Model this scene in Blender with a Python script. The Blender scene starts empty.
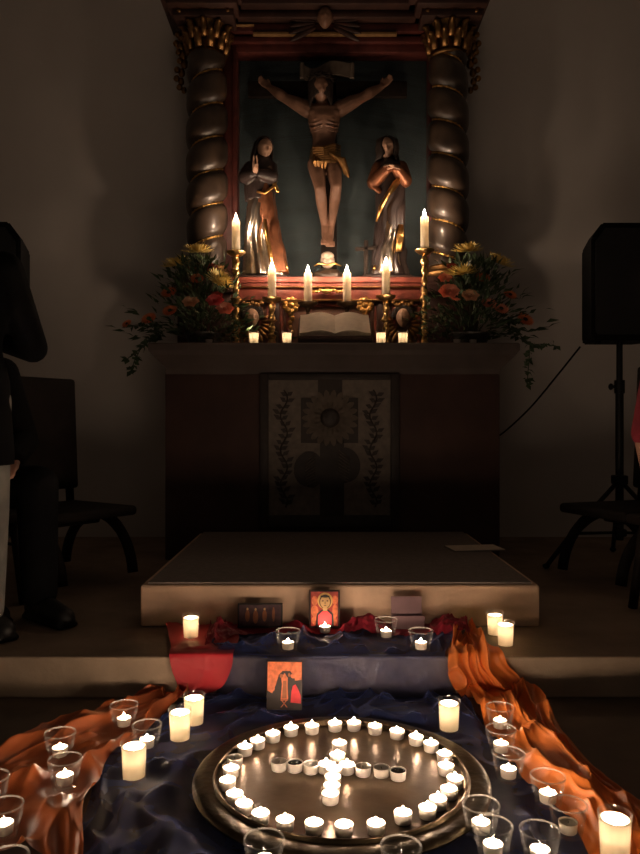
import bpy, bmesh, math, random
from mathutils import Vector, Matrix, noise, Euler
random.seed(7)
PI = math.pi
F, CX, CY, H = 740.0, 320.0, 427.0, 0.85      # focal length in pixels, image centre, camera height
STEP, RISER = 0.13, 2.32                      # chancel step: height and distance
PLZ = 0.288                                   # top of the platform
ALT = 1.30                                    # top of the altar
sc = bpy.context.scene
COL = sc.collection
V = Vector

def P(px, py, Y):
    return V(((px-CX)/F*Y, Y, H+(CY-py)/F*Y))

def G(px, py, z=0.0):
    Y = F*(H-z)/(py-CY)
    return V(((px-CX)/F*Y, Y, z))

# ------------------------------------------------------------------ materials
def mat(name, col, rough=0.6, metal=0.0, var=0.25, scale=12.0, bump=0.0, bscale=None, sss=0.0, sssr=(0.02, 0.012, 0.006),
        spec=0.5, sheen=0.0, coat=0.0, col2=None):
    m = bpy.data.materials.new(name); m.use_nodes = True
    nt = m.node_tree; b = nt.nodes['Principled BSDF']
    tc = nt.nodes.new('ShaderNodeTexCoord')
    n = nt.nodes.new('ShaderNodeTexNoise'); n.inputs['Scale'].default_value = scale; n.inputs['Detail'].default_value = 5
    nt.links.new(tc.outputs['Object'], n.inputs['Vector'])
    r = nt.nodes.new('ShaderNodeValToRGB')
    c1 = [max(0, c*(1-var)) for c in col]; c2 = [min(1, c*(1+var)) for c in col] if col2 is None else col2
    r.color_ramp.elements[0].color = (*c1, 1); r.color_ramp.elements[1].color = (*c2, 1)
    r.color_ramp.elements[0].position = .3; r.color_ramp.elements[1].position = .7
    nt.links.new(n.outputs['Fac'], r.inputs['Fac']); nt.links.new(r.outputs['Color'], b.inputs['Base Color'])
    b.inputs['Roughness'].default_value = rough; b.inputs['Metallic'].default_value = metal
    b.inputs['Specular IOR Level'].default_value = spec
    if sss:
        b.inputs['Subsurface Weight'].default_value = sss; b.inputs['Subsurface Radius'].default_value = sssr
        b.inputs['Subsurface Scale'].default_value = 1.0
    if sheen:
        b.inputs['Sheen Weight'].default_value = sheen; b.inputs['Sheen Roughness'].default_value = .4
        b.inputs['Sheen Tint'].default_value = (*[min(1, c*2.5+.1) for c in col], 1)
    if coat: b.inputs['Coat Weight'].default_value = coat
    if bump:
        n2 = nt.nodes.new('ShaderNodeTexNoise'); n2.inputs['Scale'].default_value = bscale or scale*3; n2.inputs['Detail'].default_value = 6
        nt.links.new(tc.outputs['Object'], n2.inputs['Vector'])
        bp = nt.nodes.new('ShaderNodeBump'); bp.inputs['Strength'].default_value = bump; bp.inputs['Distance'].default_value = .01
        nt.links.new(n2.outputs['Fac'], bp.inputs['Height']); nt.links.new(bp.outputs['Normal'], b.inputs['Normal'])
    return m

def sheer(name, col, alpha, tint, sheen=.8, trans=.3):
    m = bpy.data.materials.new(name); m.use_nodes = True
    nt = m.node_tree; b = nt.nodes['Principled BSDF']; out = nt.nodes['Material Output']
    b.inputs['Base Color'].default_value = (*col, 1); b.inputs['Roughness'].default_value = .42
    b.inputs['Sheen Weight'].default_value = sheen; b.inputs['Sheen Tint'].default_value = (*tint, 1); b.inputs['Sheen Roughness'].default_value = .35
    t = nt.nodes.new('ShaderNodeBsdfTransparent'); tr = nt.nodes.new('ShaderNodeBsdfTranslucent'); tr.inputs['Color'].default_value = (*col, 1)
    m1 = nt.nodes.new('ShaderNodeMixShader'); m1.inputs[0].default_value = trans
    nt.links.new(b.outputs[0], m1.inputs[1]); nt.links.new(tr.outputs[0], m1.inputs[2])
    tc = nt.nodes.new('ShaderNodeTexCoord'); n = nt.nodes.new('ShaderNodeTexNoise'); n.inputs['Scale'].default_value = 9; n.inputs['Detail'].default_value = 4
    nt.links.new(tc.outputs['Object'], n.inputs['Vector'])
    mr = nt.nodes.new('ShaderNodeMapRange'); mr.inputs[1].default_value = .3; mr.inputs[2].default_value = .7
    mr.inputs[3].default_value = max(0, alpha-.12); mr.inputs[4].default_value = min(1, alpha+.12)
    nt.links.new(n.outputs['Fac'], mr.inputs[0])
    m2 = nt.nodes.new('ShaderNodeMixShader')
    nt.links.new(mr.outputs[0], m2.inputs[0]); nt.links.new(t.outputs[0], m2.inputs[1]); nt.links.new(m1.outputs[0], m2.inputs[2])
    nt.links.new(m2.outputs[0], out.inputs[0])
    return m

def glass_mat(name, tint=(.97, .97, .96)):
    m = bpy.data.materials.new(name); m.use_nodes = True
    nt = m.node_tree; nt.nodes.remove(nt.nodes['Principled BSDF']); out = nt.nodes['Material Output']
    t = nt.nodes.new('ShaderNodeBsdfTransparent'); t.inputs[0].default_value = (*tint, 1)
    g0 = nt.nodes.new('ShaderNodeBsdfGlossy'); g0.inputs['Roughness'].default_value = .09
    d1 = nt.nodes.new('ShaderNodeBsdfDiffuse'); d2 = nt.nodes.new('ShaderNodeBsdfTranslucent'); dd = nt.nodes.new('ShaderNodeMixShader')
    nt.links.new(d1.outputs[0], dd.inputs[1]); nt.links.new(d2.outputs[0], dd.inputs[2])
    g = nt.nodes.new('ShaderNodeMixShader'); g.inputs[0].default_value = .14
    nt.links.new(g0.outputs[0], g.inputs[1]); nt.links.new(dd.outputs[0], g.inputs[2])
    lw = nt.nodes.new('ShaderNodeLayerWeight'); lw.inputs[0].default_value = .42
    mr = nt.nodes.new('ShaderNodeMapRange'); mr.inputs[3].default_value = .005; mr.inputs[4].default_value = .42
    pw = nt.nodes.new('ShaderNodeMath'); pw.operation = 'POWER'; pw.inputs[1].default_value = 3.2
    nt.links.new(lw.outputs['Facing'], pw.inputs[0]); nt.links.new(pw.outputs[0], mr.inputs[0])
    mx = nt.nodes.new('ShaderNodeMixShader')
    nt.links.new(mr.outputs[0], mx.inputs[0]); nt.links.new(t.outputs[0], mx.inputs[1]); nt.links.new(g.outputs[0], mx.inputs[2])
    nt.links.new(mx.outputs[0], out.inputs[0])
    return m

def rim_mat(name):
    m = bpy.data.materials.new(name); m.use_nodes = True
    nt = m.node_tree; b = nt.nodes['Principled BSDF']; out = nt.nodes['Material Output']
    b.inputs['Base Color'].default_value = (.55, .53, .48, 1); b.inputs['Roughness'].default_value = .18  # pale colour stands in for the highlight along the clear rim
    t = nt.nodes.new('ShaderNodeBsdfTransparent'); x = nt.nodes.new('ShaderNodeMixShader'); x.inputs[0].default_value = .28
    nt.links.new(t.outputs[0], x.inputs[1]); nt.links.new(b.outputs[0], x.inputs[2]); nt.links.new(x.outputs[0], out.inputs[0])
    return m

def flame_mat(name, strength):
    m = bpy.data.materials.new(name); m.use_nodes = True
    nt = m.node_tree; nt.nodes.remove(nt.nodes['Principled BSDF']); out = nt.nodes['Material Output']
    e = nt.nodes.new('ShaderNodeEmission'); e.inputs[0].default_value = (1, .705, .49, 1); e.inputs[1].default_value = strength
    nt.links.new(e.outputs[0], out.inputs[0])
    return m

def wax_mat(name, col, k, gloss=.06):
    m = bpy.data.materials.new(name); m.use_nodes = True
    nt = m.node_tree; nt.nodes.remove(nt.nodes['Principled BSDF']); out = nt.nodes['Material Output']
    tc = nt.nodes.new('ShaderNodeTexCoord'); n = nt.nodes.new('ShaderNodeTexNoise'); n.inputs['Scale'].default_value = 25
    nt.links.new(tc.outputs['Object'], n.inputs['Vector'])
    r = nt.nodes.new('ShaderNodeValToRGB'); r.color_ramp.elements[0].color = (*[c*.96 for c in col], 1); r.color_ramp.elements[1].color = (*[min(1, c*1.03) for c in col], 1)
    nt.links.new(n.outputs['Fac'], r.inputs['Fac'])
    d = nt.nodes.new('ShaderNodeBsdfDiffuse'); t = nt.nodes.new('ShaderNodeBsdfTranslucent'); g = nt.nodes.new('ShaderNodeBsdfGlossy'); g.inputs['Roughness'].default_value = .35
    nt.links.new(r.outputs[0], d.inputs[0]); nt.links.new(r.outputs[0], t.inputs[0])
    a = nt.nodes.new('ShaderNodeMixShader'); a.inputs[0].default_value = k; nt.links.new(d.outputs[0], a.inputs[1]); nt.links.new(t.outputs[0], a.inputs[2])
    c = nt.nodes.new('ShaderNodeMixShader'); c.inputs[0].default_value = gloss; nt.links.new(a.outputs[0], c.inputs[1]); nt.links.new(g.outputs[0], c.inputs[2])
    nt.links.new(c.outputs[0], out.inputs[0])
    return m

def stone_mat(name, col, var, scale, bump, rough=.85, stain=None):
    m = mat(name, col, rough, var=var, scale=scale, bump=bump, bscale=40)
    return m

FL = 245.0
M = dict(
    plaster=mat('plaster', (.60, .56, .52), .95, var=.06, scale=1.5, bump=.06, bscale=30, spec=.2),
    floor=mat('floor_stone', (.125, .095, .07), .7, var=.3, scale=5, bump=.15),
    step=mat('step_stone', (.42, .32, .23), .8, var=.22, scale=6, bump=.25, bscale=50),
    steptop=mat('step_stone_worn', (.26, .19, .135), .75, var=.25, scale=5, bump=.2, bscale=50),
    platform=mat('platform_block', (.66, .46, .32), .75, var=.18, scale=7, bump=.15, bscale=45),
    carpet=mat('grey_carpet', (.25, .21, .185), .95, var=.15, scale=60, bump=.3, bscale=300, sheen=.2),
    altar=mat('altar_red_stone', (.068, .034, .026), .7, var=.25, scale=4, bump=.2),
    mensa=mat('altar_slab_stone', (.095, .07, .06), .65, var=.2, scale=6, bump=.2),
    panelfield=mat('panel_field', (.20, .165, .135), .8, var=.2, scale=30, bump=.2),
    paneldark=mat('panel_dark_wood', (.035, .025, .02), .6, var=.3, scale=20),
    panelmid=mat('panel_petal', (.13, .10, .075), .7, var=.25, scale=30),
    redwood=mat('red_marbled_wood', (.26, .06, .038), .5, var=.4, scale=14, bump=.05, coat=.15),
    redwoodshade=mat('red_wood_shaded', (.10, .022, .016), .55, var=.4, scale=14),  # darker copy of the red wood; dim light higher up put into its colour
    brownwood=mat('brown_gilt_wood', (.045, .018, .012), .5, var=.35, scale=10),
    predella=mat('predella_paint', (.24, .12, .08), .5, var=.3, scale=12),
    blue=mat('niche_blue_green', (.115, .155, .165), .85, var=.15, scale=5),
    column=mat('marbled_column', (.042, .027, .018), .40, var=.5, scale=9, coat=.3),
    gold=mat('gilding', (.75, .43, .14), .3, 1.0, var=.25, scale=40, bump=.15, bscale=90),
    oldgold=mat('worn_gilding', (.27, .145, .055), .42, 1.0, var=.45, scale=30, bump=.25, bscale=70),
    giltmatte=mat('matte_gilding', (.42, .24, .10), .6, .6, var=.2, scale=30),
    silver=mat('silvered_gown', (.55, .48, .40), .28, 1.0, var=.3, scale=25, bump=.2, bscale=50),
    mantle=mat('dark_mantle', (.030, .020, .018), .4, var=.4, scale=15, coat=.2),
    bronze=mat('bronze_mantle', (.22, .085, .04), .38, .6, var=.35, scale=18),
    flesh=mat('painted_flesh', (.55, .33, .22), .5, var=.15, scale=14),
    corpus=mat('carved_corpus', (.20, .105, .066), .5, var=.2, scale=14),
    bone=mat('pale_rock', (.42, .34, .26), .7, var=.2, scale=25, bump=.2),
    hairdark=mat('dark_hair', (.03, .02, .015), .6, var=.3, scale=60, bump=.4, bscale=120),
    cross=mat('cross_wood', (.022, .016, .013), .85, spec=.15, var=.3, scale=18),
    brass=mat('tray_brass', (.15, .105, .065), .28, 1.0, var=.3, scale=10, bump=.10, bscale=28),
    brassdark=mat('tray_rim_brass', (.075, .056, .033), .42, 1.0, var=.45, scale=22, bump=.25, bscale=45),
    stick=mat('candlestick_brass', (.62, .40, .17), .28, 1.0, var=.3, scale=40, bump=.35, bscale=60),
    stickdark=mat('candlestick_dark_bronze', (.10, .065, .035), .4, .8, var=.3, scale=30),
    wax=wax_mat('white_wax', (.95, .91, .84), .35),
    waxtall=wax_mat('ivory_wax', (.97, .88, .70), .68),
    waxtub=wax_mat('milky_wax', (.98, .94, .84), .62),
    waxdark=mat('burnt_out_dark_wax', (.02, .018, .03), .12, var=.2, scale=30),
    cup=wax_mat('tealight_cup', (.85, .79, .71), .22),
    wick=mat('wick', (.01, .008, .006), .9),
    flame=flame_mat('candle_flame', FL),
    altarflame=flame_mat('altar_candle_flame', FL*1.5),
    votiveflame=flame_mat('votive_flame', FL*3.4),
    glass=glass_mat('clear_glass'),
    glassrim=rim_mat('glass_rim'),
    milk=glass_mat('votive_glass', (.96, .94, .90)),
    page=mat('book_pages', (.94, .80, .64), .8, var=.08, scale=30),
    ink=mat('book_print', (.25, .18, .12), .8),
    leather=mat('dark_leather', (.06, .03, .02), .5),
    black=mat('black_plastic', (.004, .004, .0045), .7, var=.2, spec=.15),
    grille=mat('speaker_grille', (.006, .006, .007), .7, bump=.5, bscale=400),
    blackmetal=mat('black_metal', (.01, .01, .01), .5, .3),
    chair=mat('dark_chair_wood', (.014, .010, .008), .7, spec=.2, var=.3),
    badge=mat('red_badge', (.65, .06, .05), .4),
    leaf=mat('dark_leaf', (.045, .075, .03), .5, var=.4, scale=30, spec=.4),
    leaf2=mat('pale_leaf', (.085, .12, .055), .5, var=.3, scale=30),
    stemg=mat('stem_green', (.04, .06, .025), .6),
    yellow=mat('yellow_petal', (.85, .66, .22), .6, var=.15, scale=40),
    orange=mat('orange_petal', (.85, .24, .09), .6, var=.2, scale=40),
    redp=mat('dark_red_petal', (.45, .05, .04), .6, var=.2, scale=40),
    peach=mat('peach_petal', (.92, .52, .32), .6, var=.15, scale=40),
    salmon=mat('salmon_petal', (.95, .34, .22), .6, var=.15, scale=40),
    pinkp=mat('pink_petal', (.80, .12, .13), .6, var=.15, scale=40),
    eyeflower=mat('flower_eye', (.05, .02, .015), .8),
    ceramic=mat('dark_ceramic', (.05, .045, .04), .5),
    whitegl=mat('white_ceramic', (.55, .52, .48), .4),
    clothblue=sheer('sheer_blue_organza', (.024, .040, .15), .66, (.40, .48, .95), .9),
    clothorange=sheer('orange_taffeta', (.80, .22, .04), .99, (1, .55, .25), .35, .22),
    clothorangedim=sheer('orange_taffeta_shaded', (.46, .115, .032), .99, (1, .5, .25), .3, .15),  # darker copy of the orange taffeta; weaker light on the left painted in
    clothred=sheer('red_cotton', (.52, .022, .035), .985, (1, .3, .3), .25, .1),
    clothwine=sheer('wine_red_organza', (.34, .018, .04), .95, (.9, .2, .3), .5, .2),
    jacket=mat('black_jacket', (.005, .005, .0055), .95, spec=.1),
    trousersg=mat('pale_grey_trousers', (.21, .205, .19), .9, bump=.2),
    trousersb=mat('black_trousers', (.005, .005, .0055), .95, spec=.1),
    skin=mat('skin', (.52, .27, .19), .55, var=.1, scale=20),
    shirtred=mat('dark_red_shirt', (.26, .02, .035), .85),
    shoe=mat('black_shoe', (.010, .009, .009), .5),
    eye=mat('eye_dark', (.02, .015, .012), .2),
    iconred=mat('icon_red', (.33, .03, .02), .5, var=.3, scale=60),
    iconorange=mat('icon_orange', (.62, .15, .05), .5, var=.35, scale=70),
    icongold=mat('icon_gold', (.62, .36, .10), .5, var=.2, scale=60),
    iconskin=mat('icon_skin', (.55, .33, .13), .5, var=.1, scale=60),
    icondark=mat('icon_dark', (.022, .014, .012), .6, var=.3, scale=50),
    iconbrown=mat('icon_brown', (.26, .085, .03), .6, var=.3, scale=50),
    iconcrimson=mat('icon_crimson', (.65, .03, .04), .6, var=.15, scale=50),
    iconplum=mat('icon_plum', (.06, .022, .03), .6, var=.4, scale=50),
    mauve=mat('mauve_card', (.21, .125, .14), .75, var=.12, scale=20),
    mauved=mat('mauve_print', (.12, .06, .08), .75, var=.3, scale=60),
    paper=mat('grey_paper', (.26, .23, .20), .8, var=.05),
)

# ------------------------------------------------------------------ mesh helpers
def new(): return bmesh.new()

def box(bm, c, s, rot=None):
    r = bmesh.ops.create_cube(bm, size=1.0)
    m = Matrix.Translation(V(c)) @ (rot.to_matrix().to_4x4() if rot else Matrix()) @ Matrix.Diagonal((*s, 1))
    bmesh.ops.transform(bm, matrix=m, verts=r['verts'])
    return r['verts']

def bbox(bm, c, s, bev=.006, seg=2, rot=None):
    t = new(); vs = box(t, (0, 0, 0), s)
    bmesh.ops.bevel(t, geom=t.edges[:], offset=bev, segments=seg, affect='EDGES', profile=.5)
    m = Matrix.Translation(V(c)) @ (rot.to_matrix().to_4x4() if rot else Matrix())
    merge(bm, t, m)

def merge(bm, t, m=None):
    if m is not None: t.transform(m)
    me = bpy.data.meshes.new('tmp'); t.to_mesh(me); t.free(); bm.from_mesh(me); bpy.data.meshes.remove(me)

def lathe(bm, prof, seg=24, c=(0, 0, 0), cap=True, fn=None):
    rings = []
    for (r, z) in prof:
        if r < 1e-6:
            rings.append([bm.verts.new((c[0], c[1], c[2]+z))])
        else:
            ring = []
            for i in range(seg):
                a = 2*PI*i/seg; rr = r*(fn(a, z) if fn else 1)
                ring.append(bm.verts.new((c[0]+rr*math.cos(a), c[1]+rr*math.sin(a), c[2]+z)))
            rings.append(ring)
    for A, B in zip(rings, rings[1:]):
        if len(A) == 1 and len(B) == 1: continue
        for i in range(seg):
            j = (i+1) % seg
            if len(A) == 1: bm.faces.new((A[0], B[j], B[i]))
            elif len(B) == 1: bm.faces.new((A[i], A[j], B[0]))
            else: bm.faces.new((A[i], A[j], B[j], B[i]))
    if cap:
        if len(rings[0]) > 1: bm.faces.new(rings[0][::-1])
        if len(rings[-1]) > 1: bm.faces.new(rings[-1])

def tube(bm, pts, r, seg=8, cap=True):
    pts = [V(p) for p in pts]; n = len(pts)
    rs = r if isinstance(r, (list, tuple)) else [r]*n
    rings = []; prev = None
    for i, p in enumerate(pts):
        d = (pts[min(i+1, n-1)]-pts[max(i-1, 0)])
        d = d.normalized() if d.length > 1e-9 else V((0, 0, 1))
        if prev is None:
            up = V((0, 0, 1)) if abs(d.z) < .9 else V((1, 0, 0))
            a = d.cross(up).normalized()
        else:
            a = (prev - d*prev.dot(d))
            a = a.normalized() if a.length > 1e-6 else d.orthogonal().normalized()
        prev = a; b = d.cross(a)
        rings.append([bm.verts.new(p+(a*math.cos(2*PI*k/seg)+b*math.sin(2*PI*k/seg))*rs[i]) for k in range(seg)])
    for A, B in zip(rings, rings[1:]):
        for i in range(seg):
            j = (i+1) % seg
            bm.faces.new((A[i], A[j], B[j], B[i]))
    if cap:
        bm.faces.new(rings[0][::-1]); bm.faces.new(rings[-1])

def ball(bm, c, r, s=(1, 1, 1), u=16, v=10, rot=None):
    q = bmesh.ops.create_uvsphere(bm, u_segments=u, v_segments=v, radius=r)
    m = Matrix.Translation(V(c)) @ (rot.to_matrix().to_4x4() if rot else Matrix()) @ Matrix.Diagonal((*s, 1))
    bmesh.ops.transform(bm, matrix=m, verts=q['verts'])

def capsule(bm, a, b, ra, rb, seg=12):
    a, b = V(a), V(b); d = b-a; L = d.length; d.normalize()
    pts, rs = [], []
    for k in (90, 65, 40, 18): pts.append(a-d*ra*math.sin(math.radians(k))); rs.append(max(1e-4, ra*math.cos(math.radians(k))))
    for t in (0, .25, .5, .75, 1): pts.append(a+d*L*t); rs.append(ra+(rb-ra)*t)
    for k in (18, 40, 65, 90): pts.append(b+d*rb*math.sin(math.radians(k))); rs.append(max(1e-4, rb*math.cos(math.radians(k))))
    tube(bm, pts, rs, seg)

def chain(bm, pts, rs, seg=12):
    for i in range(len(pts)-1): capsule(bm, pts[i], pts[i+1], rs[i], rs[i+1], seg)

def stack(bm, secs, seg=56):
    """closed body from elliptical sections (cx, cy, z, rx, ry, fold, n, phase)"""
    rings = []
    for (cx, cy, z, rx, ry, am, n, ph) in secs:
        ring = []
        for i in range(seg):
            a = 2*PI*i/seg
            k = 1+am*(1.6*abs(math.sin(n*a/2+ph+.5*math.sin(a*2+z*5)))-1+.35*math.sin(n*1.7*a+ph*2))
            ring.append(bm.verts.new((cx+rx*k*math.cos(a), cy+ry*k*math.sin(a), z)))
        rings.append(ring)
    for A, B in zip(rings, rings[1:]):
        for i in range(seg):
            j = (i+1) % seg
            bm.faces.new((A[i], A[j], B[j], B[i]))
    bm.faces.new(rings[0][::-1]); bm.faces.new(rings[-1])

def dense(secs, k=6):
    out = []
    for i in range(len(secs)-1):
        for j in range(k):
            t = j/k; t2 = t*t*(3-2*t)
            out.append(tuple(a+(b-a)*(t if q == 2 else t2) for q, (a, b) in enumerate(zip(secs[i], secs[i+1]))))
    out.append(secs[-1]); return out

def poly(bm, pts, th=.0008, y=0.0):
    """flat cut-out in the XZ plane facing -Y with a little thickness"""
    f = [bm.verts.new((x, y-th, z)) for x, z in pts]
    b = [bm.verts.new((x, y, z)) for x, z in pts]
    try:
        bm.faces.new(f); bm.faces.new(b[::-1])
    except Exception: pass
    n = len(pts)
    for i in range(n):
        j = (i+1) % n; bm.faces.new((f[j], f[i], b[i], b[j]))

def ell(cx, cz, rx, rz, n=20, a0=0):
    return [(cx+rx*math.cos(2*PI*i/n+a0), cz+rz*math.sin(2*PI*i/n+a0)) for i in range(n)]

def head(bm, c, h, yaw=0., pitch=0., roll=0., u=36, v=26):
    """a head with face; height h, chin to crown; faces -Y before turning"""
    t = new(); bmesh.ops.create_uvsphere(t, u_segments=u, v_segments=v, radius=1)
    g = lambda q, s: math.exp(-(q/s)**2)
    for w in t.verts:
        x, y, z = w.co; fr = max(0, -y)
        X = x*.345*(1-.30*max(0, -z-.1)**1.1)*(1+.04*g(z-.25, .4)); Y = y*.42; Z = z*.5
        if y > 0: Y *= (1-.28*max(0, -z))
        Y -= fr*.10*g(x, .13)*g(z+.13, .20)
        Y -= fr*.018*g(z-.2, .1)
        Y += fr*.045*g(abs(x)-.34, .16)*g(z-.02, .11)
        Y += fr*.022*g(x, .28)*g(z+.47, .05)
        Y -= fr*.018*g(x, .22)*(g(z+.40, .05)+g(z+.54, .05))
        Y -= fr*.05*g(x, .22)*g(z+.78, .16)
        X += math.copysign(.035, x)*g(abs(x)-.98, .12)*g(z+.02, .16)*g(y-.1, .16)
        w.co = (X, Y, Z)
    m = Matrix.Translation(V(c)) @ Euler((pitch, roll, yaw), 'XYZ').to_matrix().to_4x4() @ Matrix.Scale(h, 4)
    merge(bm, t, m)

def hand(bm, wrist, dirv, palmn, L=.17, curl=.5, side=1):
    """palm with four unequal bent fingers and a side thumb; dirv: wrist to knuckles; palmn: out of the palm; side: thumb side"""
    d = V(dirv).normalized(); n = (V(palmn)-d*V(palmn).dot(d)).normalized(); s = d.cross(n)*side; w = V(wrist)
    r = L*.055
    for k, ln in enumerate((.40, .45, .42, .33)):
        o = (k-1.5)*L*-.125
        kn = w+d*L*.52+s*o
        capsule(bm, w+s*o*.55+d*L*.05, kn, L*.085, L*.07, 8)
        p = kn; a = 0; fl = L*ln
        for j, fr in enumerate((.45, .32, .23)):
            a += curl*(.8 if j == 0 else 1.0)
            q = p+(d*math.cos(a)+n*math.sin(a))*fl*fr
            capsule(bm, p, q, r*(1-.12*j), r*(.9-.12*j), 8); p = q
    b = w+d*L*.14+s*L*.16
    q = b+(d*.75+s*.6+n*.25).normalized()*L*.2; capsule(bm, w+d*L*.06+s*L*.06, b, L*.08, L*.075, 8); capsule(bm, b, q, L*.07, L*.06, 8)
    capsule(bm, q, q+(d*.9+s*.15+n*.4).normalized()*L*.17, L*.06, L*.045, 8)

WORLD = {}
def obj(name, bm, m, parent=None, smooth=True, world=False, auto=None):
    if world and parent is not None: bm.transform(WORLD[parent.name].inverted())
    bmesh.ops.recalc_face_normals(bm, faces=bm.faces[:])
    me = bpy.data.meshes.new(name); bm.to_mesh(me); bm.free()
    if m is not None: me.materials.append(m)
    if smooth:
        for p in me.polygons: p.use_smooth = True
    if auto is not None:
        try: me.set_sharp_from_angle(angle=math.radians(auto))
        except Exception: pass
    o = bpy.data.objects.new(name, me); COL.objects.link(o)
    if parent is not None: o.parent = parent
    return o

def raw(name, me, parent=None):
    o = bpy.data.objects.new(name, me); COL.objects.link(o)
    if parent is not None: o.parent = parent
    return o

def bake(o, remesh=None, smooth=0):
    if remesh:
        r = o.modifiers.new('r', 'REMESH'); r.mode = 'VOXEL'; r.voxel_size = remesh; r.use_smooth_shade = True
    if smooth:
        s = o.modifiers.new('s', 'SMOOTH'); s.factor = .5; s.iterations = smooth
    dg = bpy.context.evaluated_depsgraph_get()
    me = bpy.data.meshes.new_from_object(o.evaluated_get(dg)); old = o.data
    o.modifiers.clear(); o.data = me; me.name = o.name
    if not me.materials and old.materials: me.materials.append(old.materials[0])
    for p in me.polygons: p.use_smooth = True
    return o

def tag(o, label, cat, group=None):
    o['label'] = label; o['category'] = cat
    if group: o['group'] = group
    return o

def thing(name, label, cat, loc=(0, 0, 0), rz=0., group=None, rot=None):
    o = bpy.data.objects.new(name, None); COL.objects.link(o)
    o.empty_display_size = .05
    o.location = loc; e = rot if rot else Euler((0, 0, rz)); o.rotation_euler = e
    WORLD[o.name] = Matrix.Translation(V(loc)) @ e.to_matrix().to_4x4()
    return tag(o, label, cat, group)

def dup(root, loc, rz, label, group=None):
    r = root.copy(); COL.objects.link(r); r.location = loc; r.rotation_euler = (0, 0, rz)
    r['label'] = label
    if group: r['group'] = group
    for ch in list(root.children):
        c = ch.copy(); COL.objects.link(c); c.parent = r
        for gch in list(ch.children):
            d = gch.copy(); COL.objects.link(d); d.parent = c
    return r

def struct(name, bm, m, smooth=False):
    o = obj(name, bm, m, smooth=smooth); o['kind'] = 'structure'; return o

def ordinal(n):
    return ['first', 'second', 'third', 'fourth', 'fifth', 'sixth', 'seventh', 'eighth', 'ninth', 'tenth', 'eleventh', 'twelfth',
            'thirteenth', 'fourteenth', 'fifteenth'][n-1]

# ------------------------------------------------------------------ the setting
WALLY = 4.85
b = new(); box(b, (0, .8, -.05), (8.0, 9.2, .1)); struct('floor', b, M['floor'])
b = new(); bbox(b, (0, (RISER+WALLY+.1)/2, STEP/2-.001), (8.0, WALLY+.1-RISER, STEP), .008)
so = struct('floor_chancel_step', b, M['step'])
so.data.materials.append(M['steptop'])
for p in so.data.polygons:
    if p.normal.z > .9: p.material_index = 1
b = new(); box(b, (0, WALLY+.1, 2.5), (8.2, .2, 5.2)); struct('wall_back', b, M['plaster'])
b = new(); box(b, (-4.05, .8, 2.5), (.1, 9.2, 5.2)); struct('wall_left', b, M['plaster'])
b = new(); box(b, (4.05, .8, 2.5), (.1, 9.2, 5.2)); struct('wall_right', b, M['plaster'])
b = new(); box(b, (0, .8, 5.05), (8.2, 9.2, .1)); struct('ceiling', b, M['plaster'])

# ------------------------------------------------------------------ platform in front of the altar
PF, PB = 2.664, 3.97
xl, xr = P(140, 600, PF).x, P(540, 600, PF).x
pcx = (xl+xr)/2
t = thing('altar_platform', 'long beige block platform with a dark grey carpet top before the altar', 'platform', (pcx, (PF+PB)/2, STEP))
b = new(); bbox(b, (0, 0, (PLZ-STEP-.008)/2), (xr-xl, PB-PF, PLZ-STEP-.008), .010, 3); obj('block', b, M['platform'], t, auto=40)
b = new(); bbox(b, (0, .008, PLZ-STEP-.004), (xr-xl-.05, PB-PF-.02, .009), .003); o = obj('carpet', b, M['carpet'], t, auto=40); o['label'] = 'dark grey carpet top'
# booklet on the platform
c = G(474, 549, PLZ)
t = thing('booklet', 'folded grey paper booklet lying on the right back of the carpeted platform', 'booklet', (c.x, c.y, PLZ), .15)
b = new(); bbox(b, (0, 0, .003), (.24, .15, .004), .0008, 1, Euler((0, 0, 0))); obj('cover', b, M['paper'], t, auto=40)
b = new(); bbox(b, (.004, .003, .0062), (.235, .143, .002), .0005, 1, Euler((.0, 0, 0))); obj('page', b, M['page'], t, auto=40)

# ------------------------------------------------------------------ altar
AF, AB = 4.0, 4.40
ax0, ax1 = P(165, 450, AF).x, P(500, 450, AF).x
mx0, mx1 = P(148, 345, 3.94).x, P(520, 345, 3.94).x
ALX = (ax0+ax1)/2
t = thing('altar', 'dark red stone altar with a wide overhanging slab and a carved front panel', 'altar', (ALX, AF, STEP))
b = new(); bbox(b, ((ax0+ax1)/2, (AF+AB)/2, (STEP+1.14)/2), (ax1-ax0, AB-AF, 1.14-STEP), .008); obj('block', b, M['altar'], t, world=True, auto=40)
b = new()
secs = [(ax0+.0, ax1-.0, AF-.004, 1.135), (mx0+.09, mx1-.09, 3.985, 1.165), (mx0+.02, mx1-.02, 3.945, 1.235), (mx0, mx1, 3.94, 1.26), (mx0, mx1, 3.94, 1.293), (mx0+.007, mx1-.007, 3.947, ALT)]
rings = [[b.verts.new(p) for p in ((x0, y0, z), (x1, y0, z), (x1, 4.42, z), (x0, 4.42, z))] for x0, x1, y0, z in secs]
for A, B in zip(rings, rings[1:]):
    for i in range(4): b.faces.new((A[i], A[(i+1) % 4], B[(i+1) % 4], B[i]))
b.faces.new(rings[0][::-1]); b.faces.new(rings[-1]); obj('slab', b, M['mensa'], t, smooth=False, world=True)
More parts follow.
